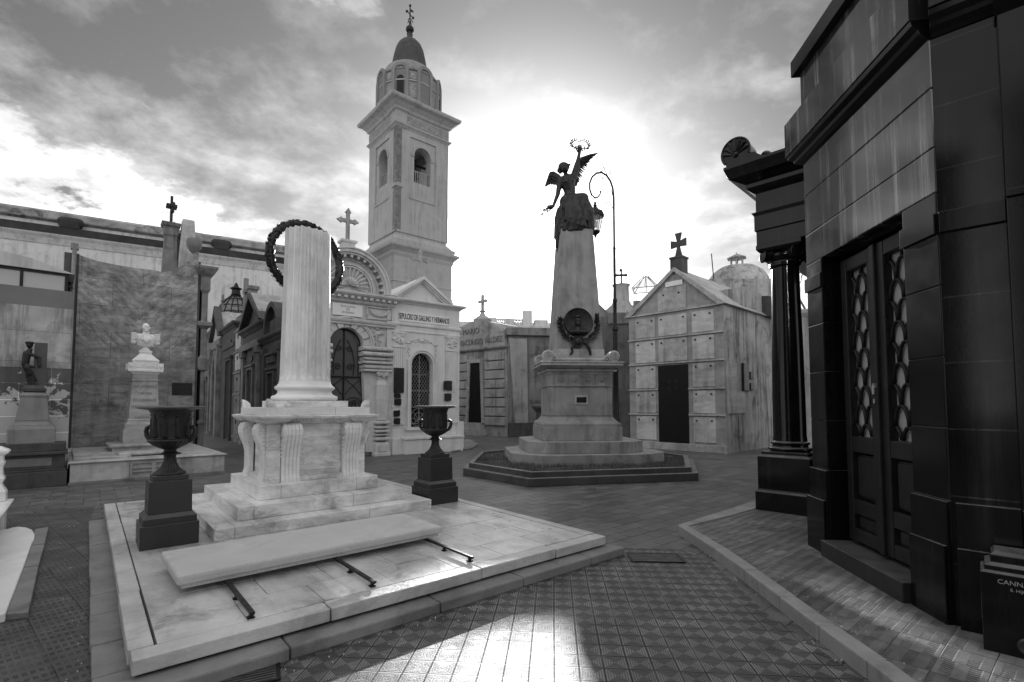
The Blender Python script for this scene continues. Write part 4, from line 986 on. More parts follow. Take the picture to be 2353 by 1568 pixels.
for s in (-1,1):
    mb=MB(); c=cx+s*1.02; mb.box(c-.42,c+.42,.0,.055,4.28,4.32); mb.box(c-.42,c+.42,0,.055,4.64,4.68); mb.box(c-.42,c-.38,0,.055,4.32,4.64); mb.box(c+.38,c+.42,0,.055,4.32,4.64)
    for i in range(12): a=PI*i/11; mb.ell((c-.28*math.cos(a),.02,4.56-.14*math.sin(a)),(.045,.05,.04+.02*math.sin(a)),seg=8,ri=6)
    relief(mb,cx+s*.98,3.85,.35,.3,.03,22,8+s,.07,.05); relief(mb,cx+s*1.0,3.55,.2,.35,.03,14,18+s,.055,.045); mb.ell((cx+s*.97,.02,3.84),(.1,.06,.08))
    relief(mb,cx+s*.65,4.0,.35,.1,.03,9,28+s,.05,.04)
    x0,x1=sorted((cx+s*.8,cx+s*1.27)); mb.box(x1-.03 if s>0 else x0,x1 if s>0 else x0+.03,0.02,.055,3.45,4.0)
    mb.build('carved_relief',plaster,t,smooth='all')
mb=MB(); c=1.42; zc=5.16
P=[(c+1.16*math.cos(a*PI/24),zc+1.16*math.sin(a*PI/24)) for a in range(25)]
mb.prism([(c+1.16,5.06)]+P+[(c-1.16,5.06)],.14,.6)
mb.build('lunette',plaster,t)
mb=MB()
for r0,r1,y in ((1.04,1.10,-.1),(1.10,1.2,-.16),(1.2,1.24,-.2),(.74,.80,.06),(.66,.7,.02)): mb.arch(c,zc,r0,r1,y,.5 if r0>1 else .16,-4,184,32)
for i in range(15): a=R(4+i*12.3); mb.arch(c,zc,.95,1.04,-.08,.16,4+i*12.3-2.2,4+i*12.3+2.2,2)
mb.arch(c,zc,.9,.95,.1,.16,-4,184,32)
mb.build('lunette_mouldings',plaster,t)
mb=MB(); nf=15      # scallop shell: ribs fanning from the hinge
hx,hz=c,zc+.1
for i in range(nf):
    a0=R(-22+ (224)*i/nf); a1=R(-22+224*(i+1)/nf); am=(a0+a1)/2
    f=lambda a,r,y:(hx+r*math.cos(a),y,hz+r*math.sin(a))
    mb.loft([[f(a0,r,.12),f(am,r*1.03,.12-dp),f(a1,r,.12),f(am,r,.15)] for r,dp in ((.12,.02),(.3,.07),(.5,.10),(.58,.07))])
for i in range(9):
    a0=R(-10+200*i/9);a1=R(-10+200*(i+1)/9);am=(a0+a1)/2
    mb.loft([[f(a0,r,.03),f(am,r*1.03,.03-dp),f(a1,r,.03),f(am,r,.08)] for r,dp in ((.03,.01),(.12,.05),(.2,.05),(.26,.02))])
mb.build('shell',plaster,t)
mb=MB(); mb.rings(c-.2,c+.2,.2,.5,[(.0,6.3),(0,6.62),(.05,6.66),(.05,6.72),(0,6.74)]); lx_=c
mb.build('cross_pedestal',plaster,t,bevel=.005)
lettering('XXXX',.12,(c,.195,6.52),t,inkg,.002,sx=.8) if False else None
m=MB(); cross(m,c,.35,6.74,.95,.52,'flare',.1); m.build('cross',stone,t)
# iron gate
mb=MB(); mb.box(cx-.75,cx+.75,.9,.95,.12,4.1); mb.build('dark_interior',black,t)
mb=MB(); mb.box(cx-.64,cx+.64,.30,.31,.15,3.9); mb.build('gate_glass',glass_d,t)
mb=MB(); y=.26
mb.box(cx-.018,cx+.018,y-.02,y+.02,.15,3.92)
for z in (.2,1.1,2.45): mb.box(cx-.66,cx+.66,y-.015,y+.015,z-.018,z+.018)
for s in (-1,1):
    for q in (.2,.4): mb.tube([(cx+s*q,y,.2),(cx+s*q,y,.9)],.01,5)
    mb.tube([(cx+s*.64,y,.2),(cx+s*.6,y,1.6),(cx+s*.54,y,2.6),(cx+s*.52,y,3.4)],.018,6)
    for zc2,r in ((1.55,.27),(.62,.2)): mb.tube([(cx+s*.31+r*math.cos(a*PI/12),y,zc2+r*math.sin(a*PI/12)) for a in range(24)],.012,5,closed=True); mb.tube(spiral(cx+s*.31,zc2,y,r*.75,1.6,sgn=s),.011,5); mb.tube(spiral(cx+s*.31,zc2,y,r*.75,1.6,sgn=-s,start=PI),.011,5)
    mb.tube([(cx+s*.05,y,1.9),(cx+s*.2,y,2.1),(cx+s*.55,y,2.4)],.011,5); mb.tube([(cx+s*.55,y,1.9),(cx+s*.4,y,2.1),(cx+s*.05,y,2.4)],.011,5)
    mb.tube(spiral(cx+s*.2,2.75,y,.12,1.5,sgn=s),.012,5); mb.tube([(cx+s*.3,y,2.5),(cx+s*.33,y,2.9),(cx+s*.25,y,3.3),(cx+s*.1,y,3.6)],.012,5); mb.tube(spiral(cx+s*.16,3.3,y,.1,1.4,sgn=-s),.011,5); mb.tube([(cx+s*.45,y,2.5),(cx+s*.44,y,3.5)],.01,5)
mb.arch(cx,3.42,.5,.525,y-.02,y+.02,0,180,20)
mb.build('iron_gate',iron,t)

# small weathered cross between the two pale tombs
t=T('ruined_cross','broken weathered stone cross on a rocky mound between shell tomb and lettered tomb','cross',(-3.65,17.4),38)
m=MB(); rd=random.Random(2)
for i in range(9): m.ell((rd.uniform(-.2,.25),rd.uniform(-.1,.2),4.95+rd.uniform(0,.3)),(.16,.15,.14),(rd.random(),rd.random(),0),7,5)
m.tube([(0,0,5.1),(.02,0,6.0)],.07,7); m.tube([(-.18,0,5.6),(.22,0,5.75)],.07,7); m.cap((-.05,-.1,5.2),(-.08,-.08,5.75),.09,.07); m.box(-.25,.25,-.1,.3,0,4.95)
m.build('cross_block',stone,t)

# ------------------------------------------------------------------ lettered tomb
t=T('lettered_tomb','pale tomb with triangular gable, black lettered sign and arched lattice window','tomb',(-3.75,16.15),38)
cx=.93; X0,X1=-.15,2.4
mb=MB(); mb.archwall(X0,X1,0,4.9,cx,.40,.85,2.92,0,.25,16); mb.box(X0,X0+.25,.25,3.4,0,4.9); mb.box(X1-.25,X1,.25,3.4,0,4.9); mb.box(X0+.25,X1-.25,3.15,3.4,0,4.9); mb.box(X0+.25,X1-.25,.25,3.15,4.6,4.9)
mb.build('wall',plaster_w,t)
mb=MB()
corn(mb,X0,X1,[(.0,4.9),(.04,4.92),(.06,4.95),(.16,5.0),(.18,5.03),(.18,5.07),(0,5.1)],3.4)
corn(mb,X0,X1,[(.0,4.18),(.04,4.2),(.05,4.24),(.05,4.28),(.02,4.3),(0,4.3)],3.4)
corn(mb,X0,X1,[(.0,3.98),(.025,3.99),(.03,4.03),(0,4.05)],3.4)
mb.build('cornice',plaster_w,t,bevel=.004)
mb=MB(); gx0,gx1=-.12,1.95; ax=.9; az=5.78
mb.prism([(gx0,5.1),(gx1,5.1),(ax,az)],.06,3.3)
mb.build('gable',plaster_w,t)
mb=MB()
for s,gx in ((-1,gx0-.12),(1,gx1+.12)):
    for o,w_,yy in ((0,.07,-.16),(.07,.05,-.1),(.12,.05,-.04)):
        mb.prism([(gx-s*o*1.3,5.1),(gx-s*(o+w_)*2.0,5.1),(ax,az+.09-o-w_),(ax,az+.13-o)],yy,3.3)
mb.build('gable_moulding',plaster_w,t)
m=MB(); m.rings(ax-.09,ax+.09,.05,.2,[(.04,5.75),(.0,5.95),(.0,6.0)]); cross(m,ax,.12,5.95,.86,.56,'flare',.1); m.build('cross',stone,t,bevel=.004)
mb=MB(); mb.box(.07,1.93,-.03,0,4.335,4.64); mb.build('sign_board',paintw,t)
lettering('SEPULCRO DE GALLINO Y HERMANOS',.26,(1.0,-.034,4.485),t,ink,.003,bold=.004,sx=.42)
for x0,x1 in ((-.13,.27),(1.83,2.26)):
    m=MB(); m.box(x0,x1,-.05,0,1.0,3.45)
    for q in range(5): xx=x0+.06+q*(x1-x0-.12)/4; m.box(xx-.018,xx+.018,-.068,-.05,2.0,3.42)
    m.box(x0-.03,x1+.03,-.08,0,3.45,3.5); m.box(x0-.0,x1+.0,-.06,0,3.5,3.92); m.box(x0-.04,x1+.04,-.09,0,3.92,3.97); relief(m,(x0+x1)/2,3.72,x1-x0,.3,-.08,22,int(x0*10)+3,.06,.04)
    for q in (-1,1): m.tube(spiral((x0+x1)/2+q*.14,3.85,-.09,.06,1.4,sgn=q,n=16),.02,5)
    m.box(x0-.03,x1+.03,-.07,0,1.5,1.55); m.box(x0-.02,x1+.02,-.06,0,.95,1.0)
    m.build('pilaster',plaster_w,t,bevel=.003)
mb=MB(); mb.arch(cx,2.92,.40,.47,-.04,0,0,180,20); mb.arch(cx,2.92,.47,.54,-.07,0,0,180,20)
for s in (-1,1):
    a,b=sorted((cx+s*.40,cx+s*.47)); mb.box(a,b,-.04,0,.85,2.92); a,b=sorted((cx+s*.47,cx+s*.54)); mb.box(a,b,-.07,0,.85,2.92)
mb.box(cx-.62,cx+.62,-.12,.1,.76,.85); mb.build('window_surround',plaster_w,t,bevel=.004)
mb=MB(); mb.box(cx-.42,cx+.42,.4,.45,.8,3.4); mb.build('dark_interior',black,t)
mb=MB(); y=.2
for z in (.95,1.5,2.05,2.6): mb.box(cx-.4,cx+.4,y-.01,y+.01,z,z+.02)
mb.box(cx-.012,cx+.012,y-.012,y+.012,.87,3.3)
for s in (-1,1):
    for k in range(-6,16):      # diagonal lattice
        z0=1.5+k*.16
        a=(cx-.4,z0); b=(cx+.4,z0+.8*1.6)
        pts=[]
        for q in range(9):
            x=a[0]+(b[0]-a[0])*q/8; z=a[1]+(b[1]-a[1])*q/8
            top=2.92+math.sqrt(max(0,.16-(x-cx)**2)) if abs(x-cx)<.4 else 2.92
            if 1.5<=z<=top: pts.append((cx+s*(x-cx),y+.01*s,z))
        if len(pts)>1: mb.tube(pts,.007,4)
for q in range(8): a=q*PI/4; mb.tube([(cx,y,1.1),(cx+.3*math.cos(a),y,1.15+.28*math.sin(a))],.008,4)
for r in (.3,.16): mb.tube([(cx+r*math.cos(a*PI/12),y,1.17+r*math.sin(a*PI/12)) for a in range(24)],.01,5,closed=True)
mb.build('window_lattice',steel,t)
mb=MB()
relief(mb,.9,3.72,.75,.1,-.01,14,5,.05,.02); mb.ell((.9,-.01,3.75),(.1,.03,.07)); mb.tube([(.5,-.01,3.68),(.7,-.01,3.78),(.9,-.01,3.84),(1.1,-.01,3.78),(1.3,-.01,3.68)],.02,5)
for x in (.42,1.42): relief(mb,x,3.35,.1,.5,-.01,12,int(x*10),.035,.02); mb.ell((x,-.01,3.08),(.06,.03,.05)); mb.box(x-.08,x+.08,-.02,0,3.6,3.66)
mb.build('wall_relief',plaster_w,t,smooth='all')
mb=MB(); mb.box(.2,X1-.05,-.34,0,0,.47); mb.box(.16,X1-.02,-.38,0,.47,.54); mb.build('bench',plaster_w,t,bevel=.01)
mb=MB(); mb.box(X1-.1,X1+.14,-.1,3.4,0,1.0); mb.box(X0-.0,.2,-.12,0,0,.5); mb.build('base',plaster_w,t,bevel=.006)
for k,(x0,x1,z0,z1) in enumerate(((-.12,.22,1.98,2.78),(-.1,.1,1.80,1.95),(-.1,.13,1.58,1.78),(-.1,.1,1.22,1.42),(-.1,.1,.98,1.16),(1.72,2.02,2.1,2.42),(1.75,2.0,1.72,1.98))):
    rd=random.Random(k+4); m=MB(); j=lambda: rd.uniform(-.015,.015)*(k>0)
    m.prism([(x0+j(),z0+j()),((x0+x1)/2,z0+j()),(x1+j(),z0+j()),(x1+j(),(z0+z1)/2),(x1+j(),z1+j()),((x0+x1)/2,z1+j()),(x0+j(),z1+j()),(x0+j(),(z0+z1)/2)],-.13 if x0>1 or x0<1 else 0,-.07)
    m.build('plaque',plq,t,bevel=.003)

# kerb island behind the lettered tomb
mb=MB(); g=[Gp(u,v,0) for u,v in ((1040,1040),(1085,1033),(1098,1024),(1080,1012),(1050,1014))]
mb.prism(g,0,.06,'z'); tag(mb.build('stone_kerb_island',kerbst,bevel=.02),'low pale stone pad on the ground at the corner of the lettered tomb','stone pad')

# ------------------------------------------------------------------ rusticated tomb
t=T('rusticated_tomb','weathered banded stone tomb with tall slanting doorway and small cross on curved top','tomb',(-.37,24.8),-42.5)
mb=MB(); x0,x1=-3.7,0
mb.prism([(x0-.1,0),(x1+.12,0),(x1+.0,4.45),(x0,4.45)],.1,4)
mb.box(x0,x1-.05,.05,4,4.45,5.2)
P=[(-2.2+1.6*math.cos(a),5.2+.85*math.sin(a)) for a in [PI*i/16 for i in range(17)]]; mb.prism(P,.1,3.8)
mb.build('wall',valst,t)
mb=MB(); 
for sd_ in (0,1):
    mb=MB()
    for i in range(8):
        z=.55+i*.47; sl=.12*(1-z/4.45)
        a,b=((x0+.05,-2.78),(-1.42,x1-.1+sl))[sd_]; mb.box(a,b,-.02,.12,z,z+.42)
    mb.build('rusticated_bands',valst,t,bevel=.03)
mb=MB(); corn(mb,x0,x1,[(.02,4.42),(.08,4.47),(.1,4.52),(.1,4.58),(0,4.6)],4)
for i in range(14): a0=PI*i/14
mb.arch(-2.2,5.2,2.0,2.1,-.02,.2,0,180,20) if False else None
mb.build('cornice',valst,t)
mb=MB()
mb.prism([(-2.75,.65),(-2.62,.65),(-2.47,3.78),(-2.55,3.9),(-2.6,4.0),(-2.68,3.9)],-.08,.1); mb.prism([(-1.57,.65),(-1.42,.65),(-1.55,3.95),(-1.62,4.0),(-1.72,3.78)],-.08,.1)
mb.box(-2.6,-1.6,-.08,.1,3.78,3.95); mb.build('door_frame',stone,t)
mb=MB(); mb.prism([(-2.6,.65),(-1.58,.65),(-1.73,3.78),(-2.46,3.78)],-.02,.09); mb.build('door',doorm,t)
mb=MB(); mb.box(-2.9,-1.35,-.35,.1,0,.35); mb.box(-2.75,-1.5,-.25,.1,.35,.65); mb.build('door_steps',stone,t,bevel=.01)
lettering('FACUNDO VALDEZ',.42,(-1.75,.03,4.9),t,mat('lettering_stone',.16,.2,4,.8,0),.02,sx=.85); lettering('MARIO',.42,(-2.55,.08,5.5),t,mat('lettering_stone',.16),.02)
mb=MB(); mb.lathe([(.45,6.0),(.5,6.15),(.3,6.3),(.16,6.4),(.1,6.55),(.2,6.62),(.1,6.66)],-2.2,.6,14); cross(mb,-2.2,.6,6.6,.85,.5,'bud',.12); mb.build('cross',stone,t)

t=T('long_wall_tomb','long stained grey block wall tomb between the rusticated tomb and the obelisk','tomb',(-.2,24.9),8)
mb=MB(); mb.box(0,7.4,0,5,0,5.05); mb.build('wall',valwall,t)
mb=MB(); mb.loft([[(a,-.14,0),(b,-.14,0),(b,.0,0),(a,0,0)] if z==0 else [(a,-.1,z),(b,-.1,z),(b,.0,z),(a,0,z)] for a,b,z in ((.35,1.0,0),(.05,.95,4.9))]); mb.build('slanted_pilaster',valst,t)
mb=MB(); mb.box(-.08,7.45,-.2,5,5.052,5.45); mb.build('coping',valwall,t,bevel=.03)
mb=MB(); mb.box(0,7.4,-.3,0,0,.7); mb.build('plinth',dkstone,t,bevel=.02)
t=T('terrace_building','pale building with pierced balustrade showing above the long wall tomb','building',(-3.4,32),6)
mb=MB(); mb.box(0,9,0,5,0,6.75); mb.box(0,9,1.2,5,6.75,7.15); mb.build('wall',church_m,t)  # setback top block added to hold the sun off the marble platform
mb=MB()
for x,w_,h in ((1.4,1.0,.5),(2.95,.6,.46),(4.15,.6,1.0),(4.9,.9,.4),(8,1,.4)): mb.box(x,x+w_,0,.5,6.751,6.75+h)
mb.box(-.1,9.1,-.1,.6,6.55,6.75-.003); mb.build('balustrade_posts',church_m,t,bevel=.02)
for x0,x1 in ((2.4,2.95),(3.55,4.15)):
    mb=MB()
    mb.box(x0,x1,.15,.3,7.1,7.2); n=int((x1-x0)/.2)
    for i in range(n+1):
        xx=x0+(x1-x0)*i/n; mb.tube([(xx,.22,6.75),(min(x1,xx+.17),.22,7.1)],.03,4); mb.tube([(min(x1,xx+.17),.22,6.75),(xx,.22,7.1)],.03,4)
    mb.build('pierced_balustrade',church_m,t)

# ------------------------------------------------------------------ dark tomb behind the lamp with round cross pedestal
t=T('dark_wall_tomb','dark stained tomb behind the lamp post with low gable and round pedestal bearing a cross','tomb',(3.0,23.6),-3)
mb=MB(); mb.box(0,3.4,0,4,0,5.75); mb.build('wall',mat('stone_dark_stained',.11,.3,1,.85,.3,10,streak=.5,dirt=.4),t)
mb=MB(); mb.box(1.55,3.3,-.08,4,5.4,5.95); mb.build('coping',mdstone,t,bevel=.03)
mb=MB(); mb.prism([(0,5.752),(1.85,5.752),(.35,7.3),(0,7.3)],.3,4); mb.build('gable',mdstone,t)
mb=MB(); mb.lathe([(.95,5.95),(.8,6.25),(.5,6.5),(.4,6.7),(.38,7.4),(.45,7.5),(.2,7.55)],2.35,1,18); mb.build('round_pedestal',valst,t,smooth=True)
mb=MB(); cross(mb,2.35,1,7.5,.75,.5,'bud',.1); mb.build('cross',iron,t)

# ------------------------------------------------------------------ niche tomb with splayed cross
t=T('niche_tomb','marble faced gabled tomb of square burial niches with black door and splayed cross','tomb',(4.53,18.94),-47)
X0,X1=-.1,3.55; ax=1.85
mb=MB(); mb.box(X0,X1,.1,4.8,0,4.9); mb.prism([(X0,4.9),(X1,4.9),(ax,6.32)],.1,4.8); mb.build('wall',plaster_st,t)
mb=MB(); mb.box(X0,X1,.03,.1,.25,4.95); mb.prism([(X0,4.95),(X1,4.95),(ax,6.36)],.03,.1); mb.build('facing',mat('marble_facing_grey',.3,.2,1.5,.5,.1,20,veins=.25,streak=.35,dirt=.2),t)
mb=MB(); mb.box(X0-.02,X1+.02,-.06,.1,0,.25); mb.build('base',marble_old,t,bevel=.006)
mb=MB(); mb.box(X0,X1,-.04,.05,4.9,4.96)
for z in (4.01,3.08): mb.box(X0-.02,X1+.02,-.035,.05,z-.025,z+.025)
mb.build('ledges',marble_old,t,bevel=.004)
for z in (2.14,1.24):
    for q_ in ((X0-.02,1.12),(2.3,X1+.02)): m=MB(); m.box(*q_,-.035,.05,z-.025,z+.025); m.build('ledge',marble_old,t,bevel=.004)
mb=MB()
for s,gx in ((-1,X0-.15),(1,X1+.15)): 
    mb.prism([(gx,4.92),(gx-s*.28,4.92),(ax,6.33),(ax,6.48)],-.08,4.85)
mb.build('roof_edge',marble_old,t)
nslab=[mat('niche_marble_a',.50,.15,1.5,.45,.1,20,veins=.25,streak=.25,dirt=.15),mat('niche_marble_b',.42,.2,2.2,.5,.1,20,veins=.3,streak=.45,dirt=.2),mat('niche_marble_c',.55,.1,1.2,.45,.1,20,veins=.35,streak=.15,dirt=.1)]
cols=((.2,1.03),(1.17,2.27),(2.46,3.23)); rws=(4.86,4.01,3.08,2.14,1.24,.26); sl=None; k=0
for ci,(a,b) in enumerate(cols):
    for r_ in range(5):
        if ci==1 and r_>1: continue
        zt,zb_=rws[r_]-.07,rws[r_+1]+.06; rd=random.Random(k); k+=1
        m=MB(); m.box(a,b,-.0,.045,zb_,zt); s_=m.build('niche_slab',nslab[k%3],t,bevel=.006)
        for xx in (a+.12,b-.12): q=MB(); q.at((xx,-.0,zt-.12),(PI/2,0,0)); q.lathe([(.03,0),(.03,.01),(.015,.015),(.015,.03),(.028,.04),(.022,.055),(0,.06)],seg=10); q.build('knob',iron,s_)
m=MB(); m.prism([(1.17,4.98),(2.27,4.98),(2.27,5.78),(1.95,6.02),(1.72,6.02),(1.17,5.6)],0.0,.03); s_=m.build('gable_slab',marble_old,t)
for xx in (1.4,2.0): q=MB(); q.at((xx,0,5.55),(PI/2,0,0)); q.lathe([(.03,0),(.015,.015),(.015,.03),(.028,.04),(.0,.06)],seg=10); q.build('knob',iron,s_)
m=MB(); m.box(1.5,2.15,-.03,0,5.82,5.99); m.build('gable_plate',marble_clean,t)
m=MB(); m.box(1.14,2.28,-.01,.08,.26,3.0); m.build('door',doorm,t)
m=MB()
for q in range(4): a=PI/4+q*PI/2; m.prism([(1.71+.06*math.cos(a),2.3+.06*math.sin(a)),(1.71+.24*math.cos(a-.42),2.3+.24*math.sin(a-.42)),(1.71+.27*math.cos(a),2.3+.27*math.sin(a)),(1.71+.24*math.cos(a+.42),2.3+.24*math.sin(a+.42))],-.014,-.011)
m.tube([(1.71+.29*math.cos(a*PI/12),-.012,2.3+.29*math.sin(a*PI/12)) for a in range(24)],.012,5,closed=True); m.tube([(1.71+.09*math.cos(a*PI/8),-.02,1.55+.09*math.sin(a*PI/8)) for a in range(16)],.012,5,closed=True); m.build('door_cross_emblem',black,t)
m=MB(); m.rings(ax-.22,ax+.22,.1,.54,[(0,6.0),(0,6.82),(.03,6.84),(.03,6.9),(-.1,6.92)]); m.build('cross_pedestal',dkstone,t)
m=MB(); cross(m,ax,.32,6.9,.9,k='pattee'); m.build('cross',dkstone,t,bevel=.01)
# things on the right side wall (x = X1 plane)
m=MB(); m.box(X1,X1+.03,.12,.95,1.3,3.0); m.box(X1,X1+.025,.12,1.6,1.3,2.05); m.build('side_slabs',marble_old,t)
m=MB(); m.box(X1,X1+.08,1.35,1.85,2.05,3.05); m.build('plaque',plq,t,bevel=.05)
for z in (2.1,2.5): m=MB(); m.box(X1,X1+.06,1.98,2.25,z,z+.27); m.build('plaque',plq,t,bevel=.04)
m=MB(); m.box(X1-1.4,X1-.02,1.6,3.4,4.9,5.75); m.build('roof_block',plaster_st,t)
m=MB(); m.at((0,3.8,0)); m.prism([(X1-.02-.8*math.cos(a),4.9+.8*math.sin(a)) for a in [PI*i/12 for i in range(13)]],-.35,.35); m.build('barrel_roof',dkstone,t)

t=T('glass_skylight','small glazed pyramid skylight standing behind the roof of the niche tomb','skylight',(5.85,21.6),-20)
m=MB(); e=.55; q=[(-e,-e,6.6),(e,-e,6.6),(e,e,6.6),(-e,e,6.6)]; ap=(0,0,7.25)
for i in range(4):
    m.tube([q[i],q[(i+1)%4]],.02,5); m.tube([q[i],(q[i][0]*.15,q[i][1]*.15,7.2)],.02,5); m.tube([(q[i][0]*.85,q[i][1]*.85,6.05),(q[i][0]*.85,q[i][1]*.85,6.6)],.02,5)
    a=q[i];b=q[(i+1)%4]; m.tube([((a[0]+b[0])/2,(a[1]+b[1])/2,6.6),(0,0,7.22)],.015,5)
m.build('frame',steel,t)
m=MB(); m.add([q[0],q[1],q[2],q[3],ap],[(0,1,4),(1,2,4),(2,3,4),(3,0,4)]); m.build('glass',glass,t)
m=MB(); m.box(-.5,.5,-.5,.5,0,6.05); m.build('shaft',mdstone,t)
t=T('domed_tomb','stained stone tomb with round dome and tiny glazed lantern behind the niche tomb','tomb',(9.3,23.2),0)
m=MB(); m.box(0,4.2,0,4,0,7.5); m.build('wall',plaster_st,t)
m=MB(); m.lathe([(1.5,7.3),(1.5,7.6),(1.42,7.9),(1.2,8.25),(.85,8.5),(.45,8.6),(0,8.62)],2.1,1.8,32); m.build('dome',plaster_st,t,smooth='all')
m=MB()
for k in range(6): a=k*PI/3; m.box(2.1+.3*math.cos(a)-.025,2.1+.3*math.cos(a)+.025,1.8+.3*math.sin(a)-.025,1.8+.3*math.sin(a)+.025,8.45,8.98)
m.lathe([(.5,8.98),(.5,9.0),(.1,9.2),(.03,9.22),(.03,9.3)],2.1,1.8,6); m.lathe([(.38,8.45),(.38,8.55),(.3,8.56)],2.1,1.8,12); m.build('lantern',steel,t)
m=MB(); m.tube([(.6,1,7.5),(.5,1,9.0)],.025,5); m.build('antenna',iron,t)
t=T('far_tomb','small pale classical tomb with rounded pediment seen through the black portico','tomb',(8.3,14.2),-30)
m=MB(); m.box(0,2.4,0,3,0,4.3); m.prism([(.2,4.3),(2.2,4.3),(1.8,4.9),(1.2,5.15),(.6,4.9)],.1,1); m.build('wall',plaster_st,t)
m=MB(); corn(m,0,2.4,[(.0,4.1),(.1,4.2),(.14,4.3),(0,4.33)],3); m.box(.3,2.1,-.04,0,1,3.5); m.build('cornice',plaster,t,bevel=.01)
m=MB(); cross(m,1.2,.5,5.1,.8); m.build('cross',iron,t)
t=T('bare_tree','bare twiggy tree top seen between the black columns','tree',(9.85,16.5),0)
m=MB(); rd=random.Random(9)
def br(p,d,L,r,n):
    q=p+d*L; m.tube([tuple(p),tuple((p+q)/2+Vector((rd.uniform(-.05,.05),rd.uniform(-.05,.05),0))),tuple(q)],[r,r*.85,r*.7],5)
    if n:
        for k in range(3): br(q,(d+Vector((rd.uniform(-.6,.6),rd.uniform(-.6,.6),rd.uniform(.1,.6)))).normalized(),L*.75,r*.6,n-1)
m.tube([(0,0,0),(0,0,3.6)],[.16,.11],8); m.build('trunk',branch_m,t); m=MB(); br(Vector((0,0,3.6)),Vector((0,0,1)),.85,.07,5); m.build('crown',branch_m,t)

# ------------------------------------------------------------------ black portico
t=T('black_portico_tomb','black polished stone tomb with ionic column and scroll crowned entablature','tomb',(3.5,7.27,.096),-45)
m=MB(); m.stack(.37,.37,[(.37,0),(.37,.26),(.35,.28),(.34,.30),(.34,.76),(.3,.79),(.3,.83)]); m.build('column_pedestal',blackgr2,t,bevel=.006)
m=MB(); pr=[(.27,.83)]
for a in range(7): th_=-PI/2+PI*a/6; pr.append((.255+.03*math.cos(th_),.865+.03*math.sin(th_)))
pr+=[(.235,.90),(.225,.925)]
for a in range(7): th_=-PI/2+PI*a/6; pr.append((.235+.02*math.cos(th_),.95+.02*math.sin(th_)))
pr+=[(.222,.98),(.215,1.05),(.213,1.6),(.205,2.3),(.19,3.0),(.182,3.5),(.21,3.53),(.21,3.57),(.185,3.6)]
m.lathe(pr,.37,.37,40); m.build('column',blackgr2,t,smooth=True)
m=MB(); m.lathe([(.2,3.6),(.24,3.66),(.24,3.7)],.37,.37,24)
for sx in (-1,1):
    for sy in (-1,1): m.at((.37+sx*.2,.37+sy*.2,3.68),(PI/2,0,R(45 if sx*sy<0 else -45)+0)); m.lathe([(.085,-.05),(.095,-.04),(.08,0),(.095,.04),(.085,.05)],seg=16); m.at()
m.stack(.37,.37,[(.27,3.74),(.3,3.78),(.3,3.84)]); m.build('capital',blackgr2,t,bevel=.004)
m=MB()
def ent(prof): m.loft([[(.08-p,.08-p,z),(3,.08-p,z),(3,4,z),(.08-p,4,z)] for p,z in prof])
ent([(.0,3.84),(.0,4.05),(.02,4.06),(.02,4.28),(.05,4.33),(.0,4.34),(0,4.62),(.06,4.66),(.1,4.7),(.1,4.76),(.28,4.84),(.3,4.9),(.33,4.98),(.33,5.02),(.1,5.06)])
m.build('entablature',blackgr2,t,bevel=.004)
m=MB(); m.box(.55,3,.2,4,5.05,5.3); m.box(.75,3,.3,4,5.3,5.5); m.build('attic',blackgr2,t,bevel=.01)
m=MB(); cu_,cv_=-.10,5.24
P_=[(cu_+.20*math.cos(R(q)),cv_+.21*math.sin(R(q))) for q in range(-20,230,12)]
m.prism([(.30,5.05),(.22,5.10),(.16,5.16)]+P_+[(-.24,5.05)],-.16,.14)
for q in range(7): a_=R(10+q*28); m.cap((cu_+.05*math.cos(a_),-.165,cv_-.03+.05*math.sin(a_)),(cu_+.165*math.cos(a_),-.165,cv_+.17*math.sin(a_)),.014,.024,6)
m.tube([(cu_+.2*math.cos(R(q)),-.16,cv_+.21*math.sin(R(q))) for q in range(-20,230,12)],.02,6); m.ell((cu_,-.16,cv_-.04),(.045,.03,.045)); m.ell((.28,-.02,5.1),(.07,.1,.07))
m.at((0,0,0)); m.prism([(-.13,5.05),(-.16,5.2),(-.13,5.4),(0,5.45),(.12,5.4),(.14,5.2),(.13,5.05)],-.24,-.2,'x')
m.build('corner_scroll',blackgr2,t,bevel=.01)
m=MB(); m.box(.62,3,1.1,4,0,3.85); m.box(.56,3,1.04,4,0,.9); m.box(.5,3,.98,4,0,.3); m.box(.58,3,1.05,4,3.5,3.85-.003); m.build('wall',blackgr2,t,bevel=.005)

# ------------------------------------------------------------------ black corner tomb
t=T('black_corner_tomb','large polished black granite tomb with tall double door at the right edge','tomb',(3.22,5.4,.09),-96)
Lf=1.92
m=MB(); zc_=[0,.85,1.35,1.85,2.35,2.80,3.02,3.35,3.79,4.2]
for a_,b_ in zip(zc_,zc_[1:]):
    if b_>3.03: m.box(0,Lf,0,3,a_,b_)
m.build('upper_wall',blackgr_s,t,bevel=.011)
for q0,q1 in ((0,.32),(1.56,Lf)):
    m=MB()
    for a_,b_ in zip(zc_,zc_[1:]):
        if b_<=3.03: m.box(q0,q1,0,3,a_,b_)
    m.build('door_pier',blackgr2,t,bevel=.009)
m=MB(); m.box(.321,1.559,.3,3,0,3.02); m.build('recess_wall',blackgr2,t)
m=MB(); m.box(-.02,.32,-.025,0,0,.84); m.box(-.045,.31,-.05,-.025,0,.54); m.box(-.045,-.0,-.025,3,0,.54); m.build('plinth',blackgr2,t,bevel=.005)
m=MB(); m.box(1.56,Lf,-.025,0,0,.84); m.box(1.57,Lf,-.05,-.025,0,.54); m.build('plinth',blackgr2,t,bevel=.005)
